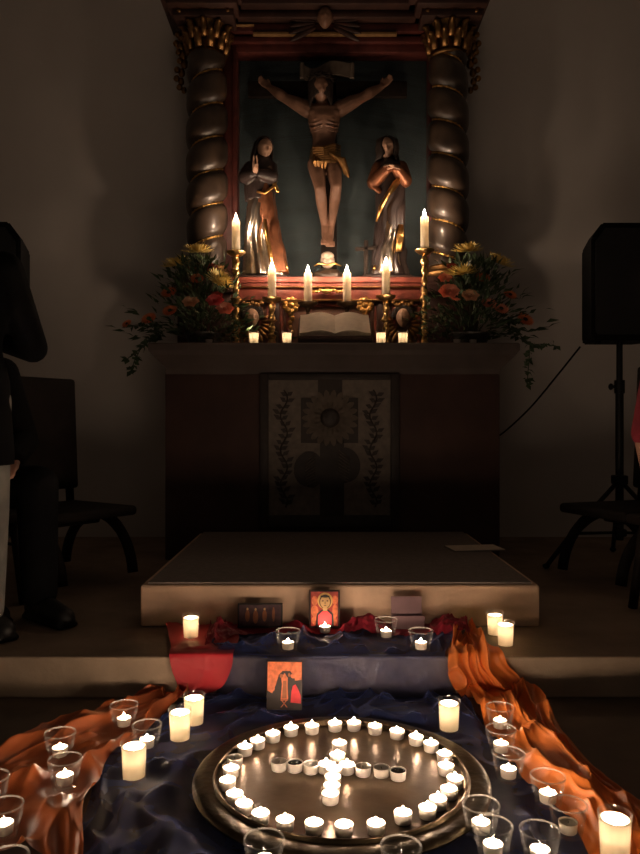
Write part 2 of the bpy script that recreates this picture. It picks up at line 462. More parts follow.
# front panel: frame, field, cross, sunflower, leaves, vines
PY = AF-.004
def Q(px, py): q = P(px, py, PY); return (q.x, q.z)
fx0, fz1 = Q(260, 374); fx1, fz0 = Q(399, 527)
pc = thing('front_panel', '', '', ((fx0+fx1)/2, PY, fz0)); del pc['label']; del pc['category']
pc.parent = t; pc.matrix_parent_inverse = Matrix(); pc.location = WORLD[t.name].inverted() @ V(((fx0+fx1)/2, PY, fz0))
b = new(); box(b, ((fx0+fx1)/2, PY-.004, (fz0+fz1)/2), (fx1-fx0, .016, fz1-fz0)); obj('field', b, M['panelfield'], pc, world=True, smooth=False)
b = new(); fw = .047
for (x0, x1, z0, z1) in ((fx0, fx0+fw, fz0, fz1), (fx1-fw, fx1, fz0, fz1), (fx0+fw, fx1-fw, fz1-fw*.7, fz1), (fx0+fw, fx1-fw, fz0, fz0+fw*1.4)):
    bbox(b, ((x0+x1)/2, PY-.014, (z0+z1)/2), (x1-x0, .028, z1-z0), .005)
obj('frame', b, M['paneldark'], pc, world=True, auto=40)
YP = PY-.012
b = new()
for (a, bb, c, d) in ((318, 342, 374, 402), (301, 358, 398, 443), (320, 344, 440, 520)):
    x0, z1 = Q(a, c); x1, z0 = Q(bb, d); box(b, ((x0+x1)/2, YP-.003, (z0+z1)/2), (x1-x0, .008, z1-z0))
obj('carved_cross', b, M['paneldark'], pc, world=True, smooth=False)
b = new(); sx, sz = Q(330, 418)
for ring, (r0, r1, n, w) in enumerate(((.045, .152, 22, .0185), (.04, .122, 18, .0175))):
    for i in range(n):
        a = 2*PI*(i+.5*ring)/n; ca, sa = math.cos(a), math.sin(a)
        pts = [(r0, -w*.5), (r0+(r1-r0)*.5, -w), (r0+(r1-r0)*.85, -w*.75), (r1, -w*.2), (r1, w*.2), (r0+(r1-r0)*.85, w*.75), (r0+(r1-r0)*.5, w), (r0, w*.5)]
        poly(b, [(sx+ca*p-sa*q, sz+sa*p+ca*q) for p, q in pts], .004, YP-.008-.004*ring)
obj('sunflower_petals', b, M['panelmid'], pc, world=True, smooth=False)
b = new(); lathe(b, [(0, .014), (.03, .013), (.045, .009), (.054, 0)], 28, cap=False); b.transform(Matrix.Translation((sx, YP-.014, sz)) @ Matrix.Rotation(PI/2, 4, 'X'))
obj('sunflower_eye', b, M['paneldark'], pc, world=True)
for sgn, (px, py) in ((-1, (307, 470)), (1, (347, 466))):
    b = new(); cx, cz = Q(px, py)
    pts = []
    for i in range(26):
        a = 2*PI*i/26; r = .085*(1+.25*math.cos(a-.9)+.12*math.cos(2*a))
        pts.append((cx-sgn*r*.85*math.cos(a)*(1 if True else 1), cz+.045+r*1.25*math.sin(a)-.06))
    poly(b, pts, .004, YP-.006); lf = obj('carved_leaf', b, M['paneldark'], pc, world=True, smooth=False)
    b = new()
    for k in range(-4, 5):
        tube(b, [(cx+sgn*.01, YP-.011, cz-.02+k*.016), (cx-sgn*.045, YP-.012, cz+.015+k*.018)], .0026, 5)
    obj('leaf_vein', b, M['panelmid'], lf).matrix_parent_inverse = Matrix()
    vo = lf.children[0]; vo.data.transform(WORLD['front_panel'].inverted())
for sgn, px in ((-1, 284), (1, 373)):
    b = new(); st = []
    for i in range(40):
        q = Q(px+3.5*math.sin(i*.55), 390+i*3.0); st.append((q[0], YP-.003, q[1]))
    tube(b, st, .0045, 6)
    for i in range(2, 39, 2):
        for s2 in (-1, 1):
            x, _, z = st[i]; a = math.radians(50+random.uniform(-12, 12)); L = .05*random.uniform(.8, 1.15); W = .013
            dx, dz = s2*math.cos(a-.25), math.sin(a-.25)*.9
            nx, nz = -dz, dx
            poly(b, [(x, z), (x+dx*L*.4+nx*W, z+dz*L*.4+nz*W), (x+dx*L, z+dz*L), (x+dx*L*.5-nx*W, z+dz*L*.5-nz*W)], .004, YP)
    obj('carved_vine', b, M['paneldark'], pc, world=True, smooth=False)

# ------------------------------------------------------------------ altarpiece
RX = P(327.5, 0, 4.5).x
RT = thing('altarpiece', 'tall carved altarpiece with twisted marbled columns around a blue-green niche', 'altarpiece', (RX, 4.62, STEP))
def rp(name, bm, m, smooth=True, auto=40, parent=None): return obj(name, bm, m, parent or RT, smooth, True, auto)
SH = P(0, 277, 4.43).z                     # top of the red ledge
def hexa(b, x0, x1, y0, y1, z0, z1, bev=.004): bbox(b, ((x0+x1)/2, (y0+y1)/2, (z0+z1)/2), (x1-x0, y1-y0, z1-z0), bev)
lx, rx = P(207, 0, 4.55).x, P(448, 0, 4.55).x
b = new(); hexa(b, lx-.18, rx+.18, 4.56, WALLY, STEP, 1.62); rp('base', b, M['brownwood'])
# predella with panels
b = new(); hexa(b, lx-.15, rx+.15, 4.50, 4.60, 1.25, 1.625); rp('predella', b, M['predella'])
b = new()
for px0, px1 in ((234, 262), (266, 283), (286, 370), (374, 389), (392, 420)):
    a, c = P(px0, 318, 4.49), P(px1, 345, 4.49)
    for (x0, x1, z0, z1) in ((a.x, a.x+.02, 1.28, 1.6), (c.x-.02, c.x, 1.28, 1.6), (a.x, c.x, 1.58, 1.6)):
        hexa(b, x0, x1, 4.478, 4.505, z0, z1, .003)
rp('predella_moulding', b, M['redwood'])
for px in (275, 381):                      # little pilasters
    b = new(); q = P(px, 320, 4.48); hexa(b, q.x-.028, q.x+.028, 4.465, 4.505, 1.28, 1.60, .008)
    rp('predella_pilaster', b, M['brownwood'])
for (px, py) in ((291, 305), (365, 305)):
    q = P(px, py, 4.46); b = new()
    for k in range(9):
        a = 2*PI*k/9; ball(b, q+V((.035*math.cos(a), 0, .035*math.sin(a))), .019, (1, .6, 1), 10, 6)
    ball(b, q, .022, (1, .8, 1), 10, 6)
    for k in range(5): ball(b, q+V((.008*math.sin(k*2), .004, -.05-.028*k)), .018-.002*k, (1, .6, 1.2), 8, 6)
    rp('gilded_rosette', b, M['gold'])
for (px, py, yw) in ((252, 318, .25), (403, 318, -.25)):
    q = P(px, py, 4.45); b = new(); head(b, q, .115, yw); ch = rp('cherub_head', b, M['flesh'])
    b = new()
    for k in range(26):
        a = PI*k/25; rr = .052+.006*math.sin(k*3)
        ball(b, q+V((rr*math.cos(a), .01, rr*math.sin(a)*1.05+.012)), .019, (1, .9, 1), 8, 6)
    hr = obj('cherub_hair', b, M['hairdark'], ch); hr.data.transform(WORLD[RT.name].inverted())
    for s in (-1, 1):
        b = new()
        for k in range(6):
            a = math.radians(-65+k*17); L = .10-.008*k
            d = V((s*math.cos(a), 0, math.sin(a))); ball(b, q+d*(.05+L*.5)+V((0, .025, -.02)), .5*L, (1, .16, .28), 10, 6, Euler((0, -math.atan2(d.z, d.x), 0)))
        wg = obj('cherub_wing', b, M['oldgold'], ch); wg.data.transform(WORLD[RT.name].inverted())
    b = new()
    for k in range(7): ball(b, q+V(((k-3)*.018, .0, .085+.006*math.cos(k*2))), .016, (1, .7, 1), 8, 6)
    wg = obj('gilded_garland', b, M['oldgold'], ch); wg.data.transform(WORLD[RT.name].inverted())
q = P(327, 291, 4.42); b = new()
for s in (-1, 1):
    for k in range(6):
        ball(b, q+V((s*(.016+.022*k), 0, .006*math.sin(k*1.9))), .014-.001*k, (1.2, .6, .9), 10, 6)
ball(b, q, .018, (1.2, .7, 1), 10, 6); rp('gilded_scroll', b, M['gold'])
# ledge
b = new(); W0, W1 = lx-.04, rx+.04
hexa(b, W0, W1, 4.42, 4.62, SH-.035, SH, .006); hexa(b, W0+.01, W1-.01, 4.435, 4.6, SH-.055, SH-.035, .004); hexa(b, W0+.02, W1-.02, 4.455, 4.6, SH-.13, SH-.05, .004)
rp('ledge', b, M['redwood'])
b = new(); hexa(b, W0, W1, 4.432, 4.46, SH-.062, SH-.054, .002); hexa(b, W0+.02, W1-.02, 4.445, 4.47, SH-.140, SH-.130, .002); rp('ledge_gilt_line', b, M['oldgold'])
# column pedestals
for x in (lx, rx):
    b = new(); hexa(b, x-.16, x+.16, 4.43, 4.70, 1.25, SH-.10, .006); hexa(b, x-.185, x+.185, 4.375, 4.72, SH-.10, SH-.05, .008); hexa(b, x-.17, x+.17, 4.39, 4.70, SH-.05, SH, .006)
    rp('pedestal', b, M['brownwood'])
# niche
NT = P(0, 50, 4.7).z
nx0, nx1 = P(236, 0, 4.72).x, P(430, 0, 4.72).x
b = new(); hexa(b, nx0, nx1, 4.74, 4.80, SH-.02, NT+.02, .002); rp('niche_panel', b, M['blue'])
b = new()
for (x0, x1) in ((lx+.02, nx0+.01), (nx1-.01, rx-.02)):
    hexa(b, x0, x1, 4.66, 4.80, SH, NT, .004)
for (x0, x1) in ((nx0-.015, nx0+.02), (nx1-.02, nx1+.015)):
    hexa(b, x0, x1, 4.63, 4.79, SH, NT, .008)
hexa(b, nx0, nx1, 4.63, 4.79, NT-.05, NT+.03, .008)
rp('niche_frame', b, M['redwoodshade'])
b = new(); hexa(b, lx-.09, rx+.09, 4.74, WALLY, 1.6, 3.6, .004); rp('back_board', b, M['brownwood'])
# twisted columns
CZ0, CZ1, PITCH, R0 = SH+.07, P(0, 58, 4.55).z, .203, .121
def column(x, s):
    b = new(); seg, nz = 56, 150; rings = []
    ph0 = 2*PI*(CZ0/PITCH)
    for k in range(nz+1):
        z = CZ0+(CZ1-CZ0)*k/nz; ring = []
        for i in range(seg):
            a = 2*PI*i/seg; ph = (s*a + 2*PI*z/PITCH)
            g = abs(math.sin(ph/2))
            r = R0*(.58+.58*g**.75)
            r *= 1-.10*abs(2*k/nz-1)**3
            cxo = .012*math.cos(-s*2*PI*z/PITCH); cyo = .012*math.sin(-s*2*PI*z/PITCH)
            ring.append(b.verts.new((x+r*math.cos(a)+cxo, 4.55+r*math.sin(a)+cyo, z)))
        rings.append(ring)
    for A, B in zip(rings, rings[1:]):
        for i in range(seg): b.faces.new((A[i], A[(i+1) % seg], B[(i+1) % seg], B[i]))
    b.faces.new(rings[0][::-1]); b.faces.new(rings[-1])
    c = rp('column', b, M['column'], auto=None)
    b = new(); pts = []
    z = CZ0; n = int((CZ1-CZ0)/PITCH*44)
    for k in range(n+1):
        z = CZ0+(CZ1-CZ0)*k/n; a = -s*2*PI*z/PITCH
        r = R0*.64*(1-.10*abs(2*k/n-1)**3)+.016
        pts.append((x+r*math.cos(a), 4.55+r*math.sin(a), z))
    tube(b, pts, .0055, 6)
    for k in range(0, len(pts), 2): ball(b, pts[k], .0085, (1, 1, 1), 6, 4)
    g = obj('gilded_bead_line', b, M['gold'], c); g.data.transform(WORLD[RT.name].inverted())
    b = new(); lathe(b, [(.15, 0), (.15, .02), (.16, .03), (.15, .045), (.12, .055), (.13, .07), (.12, .085)], 32, (x, 4.55, SH)); g = obj('column_foot', b, M['oldgold'], c); g.data.transform(WORLD[RT.name].inverted())
    # capital
    b = new(); cz = CZ1-.01; ct = P(0, 20, 4.55).z
    hh = ct-cz
    lathe(b, [(.10, 0), (.115, .012), (.10, .024), (.10, hh*.6), (.14, hh*.85), (.16, hh)], 28, (x, 4.55, cz))
    for row, (zz, rr, nn, L) in enumerate(((.03, .108, 10, .10), (.085, .115, 10, .10))):
        for k in range(nn):
            a = 2*PI*(k+.5*row)/nn; d = V((math.cos(a), math.sin(a), 0)); o = V((x, 4.55, cz+zz))
            tube(b, [o+d*rr, o+d*(rr+.012)+V((0, 0, L*.5)), o+d*(rr+.03)+V((0, 0, L*.9)), o+d*(rr+.055)+V((0, 0, L*.85))], [.024, .026, .02, .008], 6)
    for k in range(4):
        a = PI/4+k*PI/2; d = V((math.cos(a), math.sin(a), 0)); o = V((x, 4.55, cz+hh*.86))
        pts = []
        for j in range(14):
            q = j/13*3.6; r = .045*(1-j/15); pts.append(o+d*(.165+r*math.cos(q))+V((0, 0, r*math.sin(q))))
        tube(b, pts, .013, 6)
    bbox(b, (x, 4.55, ct-.008), (.36, .30, .022), .004)
    g = obj('capital', b, M['oldgold'], c); g.data.transform(WORLD[RT.name].inverted())
    # hanging carved side wing beside the capital
column(lx, -1); column(rx, 1)
for s, x in ((-1, lx), (1, rx)):
    b = new()
    for k in range(7):
        q = V((x+s*(.17+.012*math.sin(k*1.7)), 4.66, 3.30-.055*k)); ball(b, q, .04-.003*k, (.8, .7, 1), 10, 7)
        ball(b, q+V((s*.025, -.02, .01)), .02, (1, .8, 1), 8, 6)
    rp('carved_drop', b, M['oldgold'])
# entablature
E0 = P(0, 47, 4.6).z
b = new(); hexa(b, nx0-.02, nx1+.02, 4.60, 4.82, NT, P(0, 36, 4.6).z); hexa(b, nx0-.03, nx1+.03, 4.57, 4.82, P(0, 31, 4.57).z, P(0, 17, 4.57).z, .004); rp('frieze', b, M['redwoodshade'])
b = new(); hexa(b, P(253, 0, 4.54).x, P(397, 0, 4.54).x, 4.545, 4.575, P(0, 34.5, 4.545).z, P(0, 31.5, 4.545).z, .003)
for (a, c) in ((258, 294), (353, 394)): hexa(b, P(a, 0, 4.54).x, P(c, 0, 4.54).x, 4.555, 4.575, P(0, 15.5, 4.525).z, P(0, 13, 4.525).z, .003)
for (a, c, y) in ((226, 252, 6), (226, 254, 24.5), (396, 420, 19)): hexa(b, P(a, 0, 4.55).x, P(c, 0, 4.55).x, 4.55, 4.575, P(0, y+.7, 4.55).z, P(0, y-.7, 4.55).z, .002)
rp('gilt_moulding', b, M['giltmatte'])
b = new()
z0, z1, z2, z3 = P(0, 20, 4.45).z, P(0, 8, 4.4).z, P(0, -6, 4.34).z, P(0, -22, 4.3).z
for x in (lx, rx):
    hexa(b, x-.18, x+.18, 4.40, 4.82, z0, z1); hexa(b, x-.215, x+.205, 4.35, 4.82, z1, z2, .012); hexa(b, x-.26, x+.23, 4.31, 4.82, z2, z3, .014)
hexa(b, lx+.1, rx-.1, 4.56, 4.82, P(0, 17, 4.56).z, z1); hexa(b, lx+.1, rx-.1, 4.50, 4.82, z1, z2, .012); hexa(b, lx+.1, rx-.1, 4.44, 4.82, z2, z3, .014)
rp('cornice', b, M['brownwood'])
q = P(325, 18, 4.50); b = new(); head(b, q, .13, 0, -.1); ch = rp('cherub_head', b, M['corpus'])
for s in (-1, 1):
    b = new()
    for k in range(7):
        a = math.radians(-28+k*11); L = .20-.012*k; d = V((s*math.cos(a), 0, math.sin(a)))
        ball(b, q+d*(.05+L*.5)+V((0, .03, -.01)), .5*L, (1, .12, .18), 10, 6, Euler((0, -math.atan2(d.z, d.x), 0)))
    wg = obj('cherub_wing', b, M['brownwood'], ch); wg.data.transform(WORLD[RT.name].inverted())
b = new(); hexa(b, lx+.05, rx-.05, 4.62, 4.84, z3, z3+.35); rp('attic', b, M['brownwood'])

# ------------------------------------------------------------------ crucifix
KY = 4.60
kc = P(328, 276, KY)
K = thing('crucifix', 'large carved crucifix with arms raised wide and gilded loincloth in the niche', 'crucifix', (kc.x, KY+.04, SH))
kp = lambda n, bm, m, **k: obj(n, bm, m, K, True, True, 40)
p = lambda x, y, dy=0.: P(x, y, KY)+V((0, dy, 0))
b = new(); q0, q1 = p(321, 272), p(337, 60); hexa(b, q0.x, q1.x, KY+.05, KY+.085, SH, q1.z, .004)
q0, q1 = p(247, 93), p(408, 77); hexa(b, q0.x, q1.x, KY+.05, KY+.085, q0.z, q1.z, .004); kp('cross', b, M['cross'])
b = new()
tr = .052
hp = p(323, 155); ch = p(324, 120); ns = p(322, 104)
stack(b, dense([(hp.x, KY+.02, hp.z-.06, .075, .055, 0, 2, 0), (hp.x, KY+.015, hp.z, .078, .06, 0, 2, 0), (p(324, 140).x, KY+.015, p(0, 140).z, .070, .052, 0, 2, 0), (ch.x, KY, ch.z, .100, .072, 0, 2, 0),
               (p(324, 110).x, KY+.005, p(0, 110).z, .118, .066, 0, 2, 0), (p(324, 105).x, KY+.015, p(0, 104).z, .075, .045, 0, 2, 0)], 5), 32)
for k in range(4):      # rib cage
    for s in (-1, 1): tube(b, [p(324+s*2, 121+k*4, -.066), p(324+s*9, 123+k*4, -.058), p(324+s*15, 121+k*4, -.02)], [.004, .005, .004], 8)
for s in (-1, 1): ball(b, p(324+s*8, 115, -.040), .038, (1.2, .45, .7))
capsule(b, p(323, 108), p(321, 98, -.02), .042, .036)
head(b, p(320.5, 91, -.045), .165, .15, .35, -.12)
for sh, el, wr, hn in (((308, 110), (286, 98), (270, 86), (261, 79)), ((340, 109), (362, 97), (381, 85), (390, 77))):
    chain(b, [p(*sh), p((sh[0]+el[0])/2, (sh[1]+el[1])/2, .0), p(*el, .01), p((el[0]*.6+wr[0]*.4), el[1]*.6+wr[1]*.4, .015), p(*wr, .03)], [.050, .043, .031, .034, .021])
    hand(b, p(*wr, .03), p(*hn, .03)-p(*wr, .03), (0, -1, .2), .105, .28, 1 if sh[0] < 320 else -1)
for hx, kn, an, tt in (((316, 165), (320, 192, -.07), (324.5, 226), (325, 243)), ((333, 165), (336, 190, -.07), (331.5, 226), (330, 245))):
    chain(b, [p(*hx), p((hx[0]+kn[0])/2, (hx[1]+kn[1])/2, -.04), p(*kn), p(kn[0]*.7+an[0]*.3, kn[1]*.7+an[1]*.3, -.03), p(*an, -.005), p(tt[0], tt[1]-8, -.012), p(*tt, -.045)], [.056, .046, .035, .036, .020, .023, .017])
    for j in range(5): capsule(b, p(tt[0]-3+j*1.6, tt[1]-1, -.045), p(tt[0]-3.4+j*1.8, tt[1]+3.5, -.062), .009, .007, 8)
fig = kp('carved_figure', b, M['corpus']); bake(fig, .0055, 2)
b = new()
for k in range(46):         # long hair
    a = 2*PI*k/46; rr = .066
    if .72 < (a/(2*PI)) < .78: continue
    x0, y0 = rr*math.cos(a), rr*.95*math.sin(a); o = p(320.5, 88, -.035)
    ln = .07+.10*(1-max(0, -math.sin(a)))
    tube(b, [o+V((x0*.25, y0*.25, .072)), o+V((x0*.8, y0*.8, .045)), o+V((x0, y0, 0)), o+V((x0*1.05, y0*1.05+.01, -ln))], [.012, .016, .015, .006], 6)
kp('hair', b, M['hairdark'])
b = new()
o = p(321, 85, -.045)
for w in range(3): tube(b, [o+V((.074*math.cos(2*PI*k/24), .078*math.sin(2*PI*k/24), .008*math.sin(k*2.1+w*2)+.006*w)) for k in range(25)], .006, 6)
for k in range(20):
    a = 2*PI*k/20; tube(b, [o+V((.07*math.cos(a), .074*math.sin(a), .005)), o+V((.095*math.cos(a), .1*math.sin(a), .02*math.sin(k*3)))], [.004, .0008], 4)
kp('thorn_crown', b, M['cross'])
b = new()
for k in range(7):
    y0 = 148+k*2.6
    tube(b, [p(312-k*.3, y0+3, .0), p(314, y0+3, -.055), p(324, y0+5-k*.5, -.083), p(334, y0+1, -.068), p(339, y0-1, -.01), p(332, y0, .05), p(316, y0+2, .05), p(312-k*.3, y0+3, 0)], .0125, 8)
for k in range(6):
    tube(b, [p(330+k*1.2, 158+k, -.085), p(338+k, 164, -.09), p(343+k*.8, 171+k, -.07), p(344+k*.9, 177+k*.8, -.06)], [.012, .014, .013, .006], 8)
for k in range(4): tube(b, [p(314+k*3, 160, -.06), p(315+k*3.5, 166, -.08), p(316+k*3, 172, -.06)], [.013, .013, .004], 8)
kp('loincloth', b, M['oldgold'])
b = new()
pts = []
for k in range(21):
    s = k/20; q = p(302+50*s, 72+3.5*math.sin(s*2*PI), -.02+.02*math.sin(s*PI*3)); pts.append(q)
vs = []
for q in pts: vs.append([b.verts.new(q+V((0, d, h))) for d, h in ((0, .042), (0, -.042), (.012, -.042), (.012, .042))])
for A, B in zip(vs, vs[1:]):
    for i in range(4): b.faces.new((A[i], A[(i+1) % 4], B[(i+1) % 4], B[i]))
b.faces.new(vs[0]); b.faces.new(vs[-1][::-1])
for s in (0, 1):
    q = pts[0 if s == 0 else -1]; tube(b, [q+V((0, .006, .045)), q+V((0, .006, -.045))], .014, 10)
sc_ = kp('scroll_sign', b, M['panelmid'])
b = new(); ball(b, p(327.5, 262, -.03), .052, (.85, .8, .9)); ball(b, p(327.5, 258, -.05), .04, (1, .8, .7))
ball(b, p(325, 263, -.072), .011); ball(b, p(330, 263, -.072), .011)
kp('skull', b, M['bone'])
b = new()
t_ = new(); bmesh.ops.create_icosphere(t_, subdivisions=4, radius=1)
for w in t_.verts:
    k = 1+.18*noise.noise(w.co*2.3); w.co = V((w.co.x*.105*k, w.co.y*.07*k, max(-.03, w.co.z*.055*k)))
merge(b, t_, Matrix.Translation(V((kc.x, KY, SH+.032)))); kp('rock_mound', b, M['column'])
b = new()
tube(b, [p(314, 268, -.055), p(319, 266, -.07), p(327, 267.5, -.075), p(335, 266, -.07), p(341, 268, -.055)], [.003, .007, .005, .007, .003], 8)
kp('gilt_edge', b, M['gold'])
# small standing cross
q = P(366, 274, 4.47)
t = thing('altar_cross', 'small thin black cross standing on the red ledge beside the right statue', 'cross', (q.x, q.y, SH))
b = new(); bbox(b, (0, 0, .115), (.026, .014, .23), .003); bbox(b, (-.003, 0, .180), (.125, .014, .022), .003, 2, Euler((0, -.06, 0))); obj('cross_bar', b, M['cross'], t, auto=40)
b = new(); lathe(b, [(.045, 0), (.045, .008), (.02, .014), (.012, .03), (0, .03)], 20); obj('foot', b, M['cross'], t, auto=40)

# ------------------------------------------------------------------ statues
def statue_woman():
    Y = 4.52; s = Y/F
    T = thing('saint_statue', 'carved praying woman statue in silver gown and dark veil on left of niche', 'statue', (P(264, 0, Y).x, Y, SH))
    w = lambda x, y, dy=0.: P(x, y, Y)+V((0, dy, 0))
    def sec(x0, x1, y, d, am, n, ph): a, c = P(x0, y, Y), P(x1, y, Y); return ((a.x+c.x)/2, Y, a.z, (c.x-a.x)/2, d, am, n, ph)
    b = new()
    stack(b, dense([sec(243, 284, 276.5, .085, .10, 9, 0), sec(244, 282, 262, .085, .13, 9, .3), sec(245, 278, 240, .08, .13, 9, .6), sec(247, 272, 215, .075, .12, 8, .9), sec(249, 270, 195, .07, .09, 7, 1.1),
                   sec(249, 271, 180, .07, .05, 6, 1.2), sec(252, 272, 165, .065, .03, 6, 1.2), sec(258, 268, 158, .04, 0, 6, 1.2)], 7))
    o = obj('gown', b, M['silver'], T, True, True); bake(o, .006, 1)
    b = new()   # bronze overskirt sweeping to the right foot
    stack(b, dense([sec(262, 289, 274, .075, .10, 6, .2), sec(262, 286, 255, .085, .14, 6, .5), sec(259, 281, 235, .09, .14, 6, .9), sec(256, 277, 214, .09, .12, 5, 1.3), sec(255, 275, 198, .085, .08, 5, 1.5), sec(258, 273, 186, .07, .05, 5, 1.6)], 6))
    o = obj('overskirt', b, M['bronze'], T, True, True); bake(o, .006, 1)
    b = new()   # gilded hems
    tube(b, [w(266, 224, -.098), w(268, 240, -.10), w(271, 256, -.098), w(274, 273, -.088)], [.010, .013, .014, .012], 8)
    tube(b, [w(258, 196, -.085), w(266, 198, -.09), w(274, 190, -.06), w(277, 182, -.02)], [.007, .008, .010, .006], 8)
    tube(b, [w(284, 262, -.05), w(287, 268, -.045), w(288, 274, -.04)], [.007, .008, .006], 8)
    for k in range(5): ball(b, w(275+.8*k, 187+1.7*k, -.055), .013, (1, .8, .9), 8, 6)
    for k in range(5): ball(b, w(247+k*1.3, 183-k*.9, -.07), .010, (1, .8, 1), 8, 6)
    obj('gilded_hem', b, M['gold'], T, True, True)
    b = new()   # mantle: shoulders and sleeves
    stack(b, dense([sec(246, 274, 202, .075, .10, 7, .4), sec(245, 276, 188, .080, .08, 7, .7), sec(246, 275, 174, .080, .05, 6, .9), sec(250, 273, 163, .07, .03, 6, 1), sec(256, 270, 156, .05, 0, 6, 1)], 6))
    chain(b, [w(250, 168), w(246, 180, -.06), w(253, 180, -.11)], [.042, .042, .03])
    chain(b, [w(271, 168), w(272, 180, -.06), w(262, 180, -.11)], [.042, .044, .03])
    o = obj('mantle', b, M['mantle'], T, True, True); bake(o, .006, 1)
    b = new(); head(b, w(265, 151, -.035), .125, .55, .22, .12); capsule(b, w(263, 163), w(264, 155, -.02), .03, .028)
    for s2 in (-1, 1):
        hand(b, w(257.2+s2*1.4, 180, -.115), V((.002*s2, -.02, .10)), (-s2, 0, 0), .105, .04, s2)
    o = obj('head_and_hands', b, M['flesh'], T, True, True); bake(o, .0026, 0)
    b = new()   # veil
    t_ = new(); bmesh.ops.create_uvsphere(t_, u_segments=36, v_segments=24, radius=1)
    rm = [v for v in t_.verts if v.co.y < -.35 and v.co.z < .62]
    for v in t_.verts:
        k = 1+.05*math.sin(9*math.atan2(v.co.y, v.co.x)); zz = v.co.z
        f = 1 if zz > 0 else 1+.55*-zz
        v.co = V((v.co.x*.060*f*k, v.co.y*.068*f*k, zz*(.078 if zz > 0 else .15)))
    bmesh.ops.delete(t_, geom=rm, context='VERTS')
    merge(b, t_, Matrix.Translation(w(263.6, 150, -.018)) @ Euler((.15, .1, .5)).to_matrix().to_4x4())
    o = obj('veil', b, M['mantle'], T, True, True); sm = o.modifiers.new('t', 'SOLIDIFY'); sm.thickness = .006; bake(o)
    b = new(); bbox(b, (w(264, 0).x, Y, SH+.008), (.28, .17, .016), .005); obj('plinth', b, M['mantle'], T, True, True, 40)
statue_woman()

def statue_man():
    Y = 4.52
    T = thing('saint_statue', 'carved robed statue with clasped hands and golden sash on right of niche', 'statue', (P(388, 0, Y).x, Y, SH))
    w = lambda x, y, dy=0.: P(x, y, Y)+V((0, dy, 0))
    def sec(x0, x1, y, d, am, n, ph): a, c = P(x0, y, Y), P(x1, y, Y); return ((a.x+c.x)/2, Y, a.z, (c.x-a.x)/2, d, am, n, ph)
    b = new()
    stack(b, dense([sec(370, 410, 276.5, .085, .10, 9, 0), sec(372, 406, 262, .085, .14, 9, .4), sec(374, 405, 240, .08, .13, 8, .7), sec(376, 405, 215, .078, .11, 8, 1), sec(376, 405, 195, .075, .08, 7, 1.2),
                   sec(374, 405, 178, .075, .04, 6, 1.3), sec(377, 402, 166, .068, .03, 6, 1.3), sec(383, 394, 158, .04, 0, 6, 1.3)], 7))
    o = obj('robe', b, M['mantle'], T, True, True); bake(o, .006, 1)
    b = new()   # golden sash from shoulder to knee
    for k in range(6):
        tube(b, [w(401-k*1.2, 180+k*2, -.06), w(393-k*1.2, 188+k*2.2, -.098), w(386-k*1.3, 200+k*2.4, -.10), w(379-k*.7, 214+k*2.2, -.07)], [.010, .014, .014, .006], 8)
    obj('golden_sash', b, M['gold'], T, True, True)
    b = new()
    for k in range(4): tube(b, [w(398+k*1.1, 228, -.07), w(397+k*1.2, 240, -.095), w(395.5+k*1.2, 255, -.09)], [.006, .012, .008], 8)
    tube(b, [w(374, 268, -.06), w(373, 272, -.08)], [.008, .01], 8)
    obj('gilded_hem', b, M['gold'], T, True, True)
    b = new()   # silvery under-robe
    stack(b, dense([sec(372, 403, 275, .090, .12, 8, .9), sec(376, 400, 255, .096, .16, 8, 1.2), sec(380, 398, 236, .092, .14, 7, 1.5), sec(383, 396, 224, .08, .05, 6, 1.6)], 6))
    o = obj('under_robe', b, M['silver'], T, True, True); bake(o, .006, 1)
    b = new()
    chain(b, [w(379, 168), w(374, 184, -.03), w(384, 176, -.10)], [.044, .046, .032]); chain(b, [w(401, 168), w(404, 182, -.03), w(395, 175, -.10)], [.044, .046, .032])
    for k in range(4): ball(b, w(374+k*1.5, 190+k*1.2, -.05), .018, (1, .8, 1), 8, 6)
    o = obj('sleeve', b, M['bronze'], T, True, True); bake(o, .006, 1)
    b = new(); head(b, w(386.5, 150, -.03), .128, -.12, .15, -.08); capsule(b, w(388, 163), w(387, 155, -.015), .03, .028)
    hand(b, w(383.5, 175.5, -.105), V((.06, -.03, .008)), (0, .4, -1), .10, .35, 1); hand(b, w(396, 174.5, -.115), V((-.06, -.03, .012)), (0, .4, -1), .10, .35, -1)
    o = obj('head_and_hands', b, M['flesh'], T, True, True); bake(o, .0026, 0)
    b = new()
    for k in range(60):
        a = 2*PI*k/60
        if 4.0 < a < 5.4: continue
        o_ = w(387, 148.5, -.015); r = .056
        tube(b, [o_+V((r*.2*math.cos(a), r*.2*math.sin(a), .062)), o_+V((r*math.cos(a), r*math.sin(a), .035)), o_+V((1.12*r*math.cos(a), 1.12*r*math.sin(a), -.01)), o_+V((1.0*r*math.cos(a+.2), 1.05*r*math.sin(a+.2), -.05)), o_+V((1.25*r*math.cos(a), 1.25*r*math.sin(a), -.085))], [.010, .013, .012, .012, .006], 6)
    obj('curly_hair', b, M['hairdark'], T, True, True)
    b = new(); bbox(b, (w(389, 0).x, Y, SH+.008), (.27, .17, .016), .005); obj('plinth', b, M['mantle'], T, True, True, 40)
statue_man()

# ------------------------------------------------------------------ candles
def flame_bm(h, r, z0):
    b = new(); lathe(b, [(0, z0), (r*.55, z0+h*.07), (r*.95, z0+h*.2), (r, z0+h*.32), (r*.78, z0+h*.52), (r*.42, z0+h*.75), (r*.14, z0+h*.93), (0, z0+h)], 12)
    return b
def wick_bm(z0, h): b = new(); tube(b, [(0, 0, z0), (.0004, 0, z0+h*.6), (.0012, 0, z0+h)], .0009, 6); return b

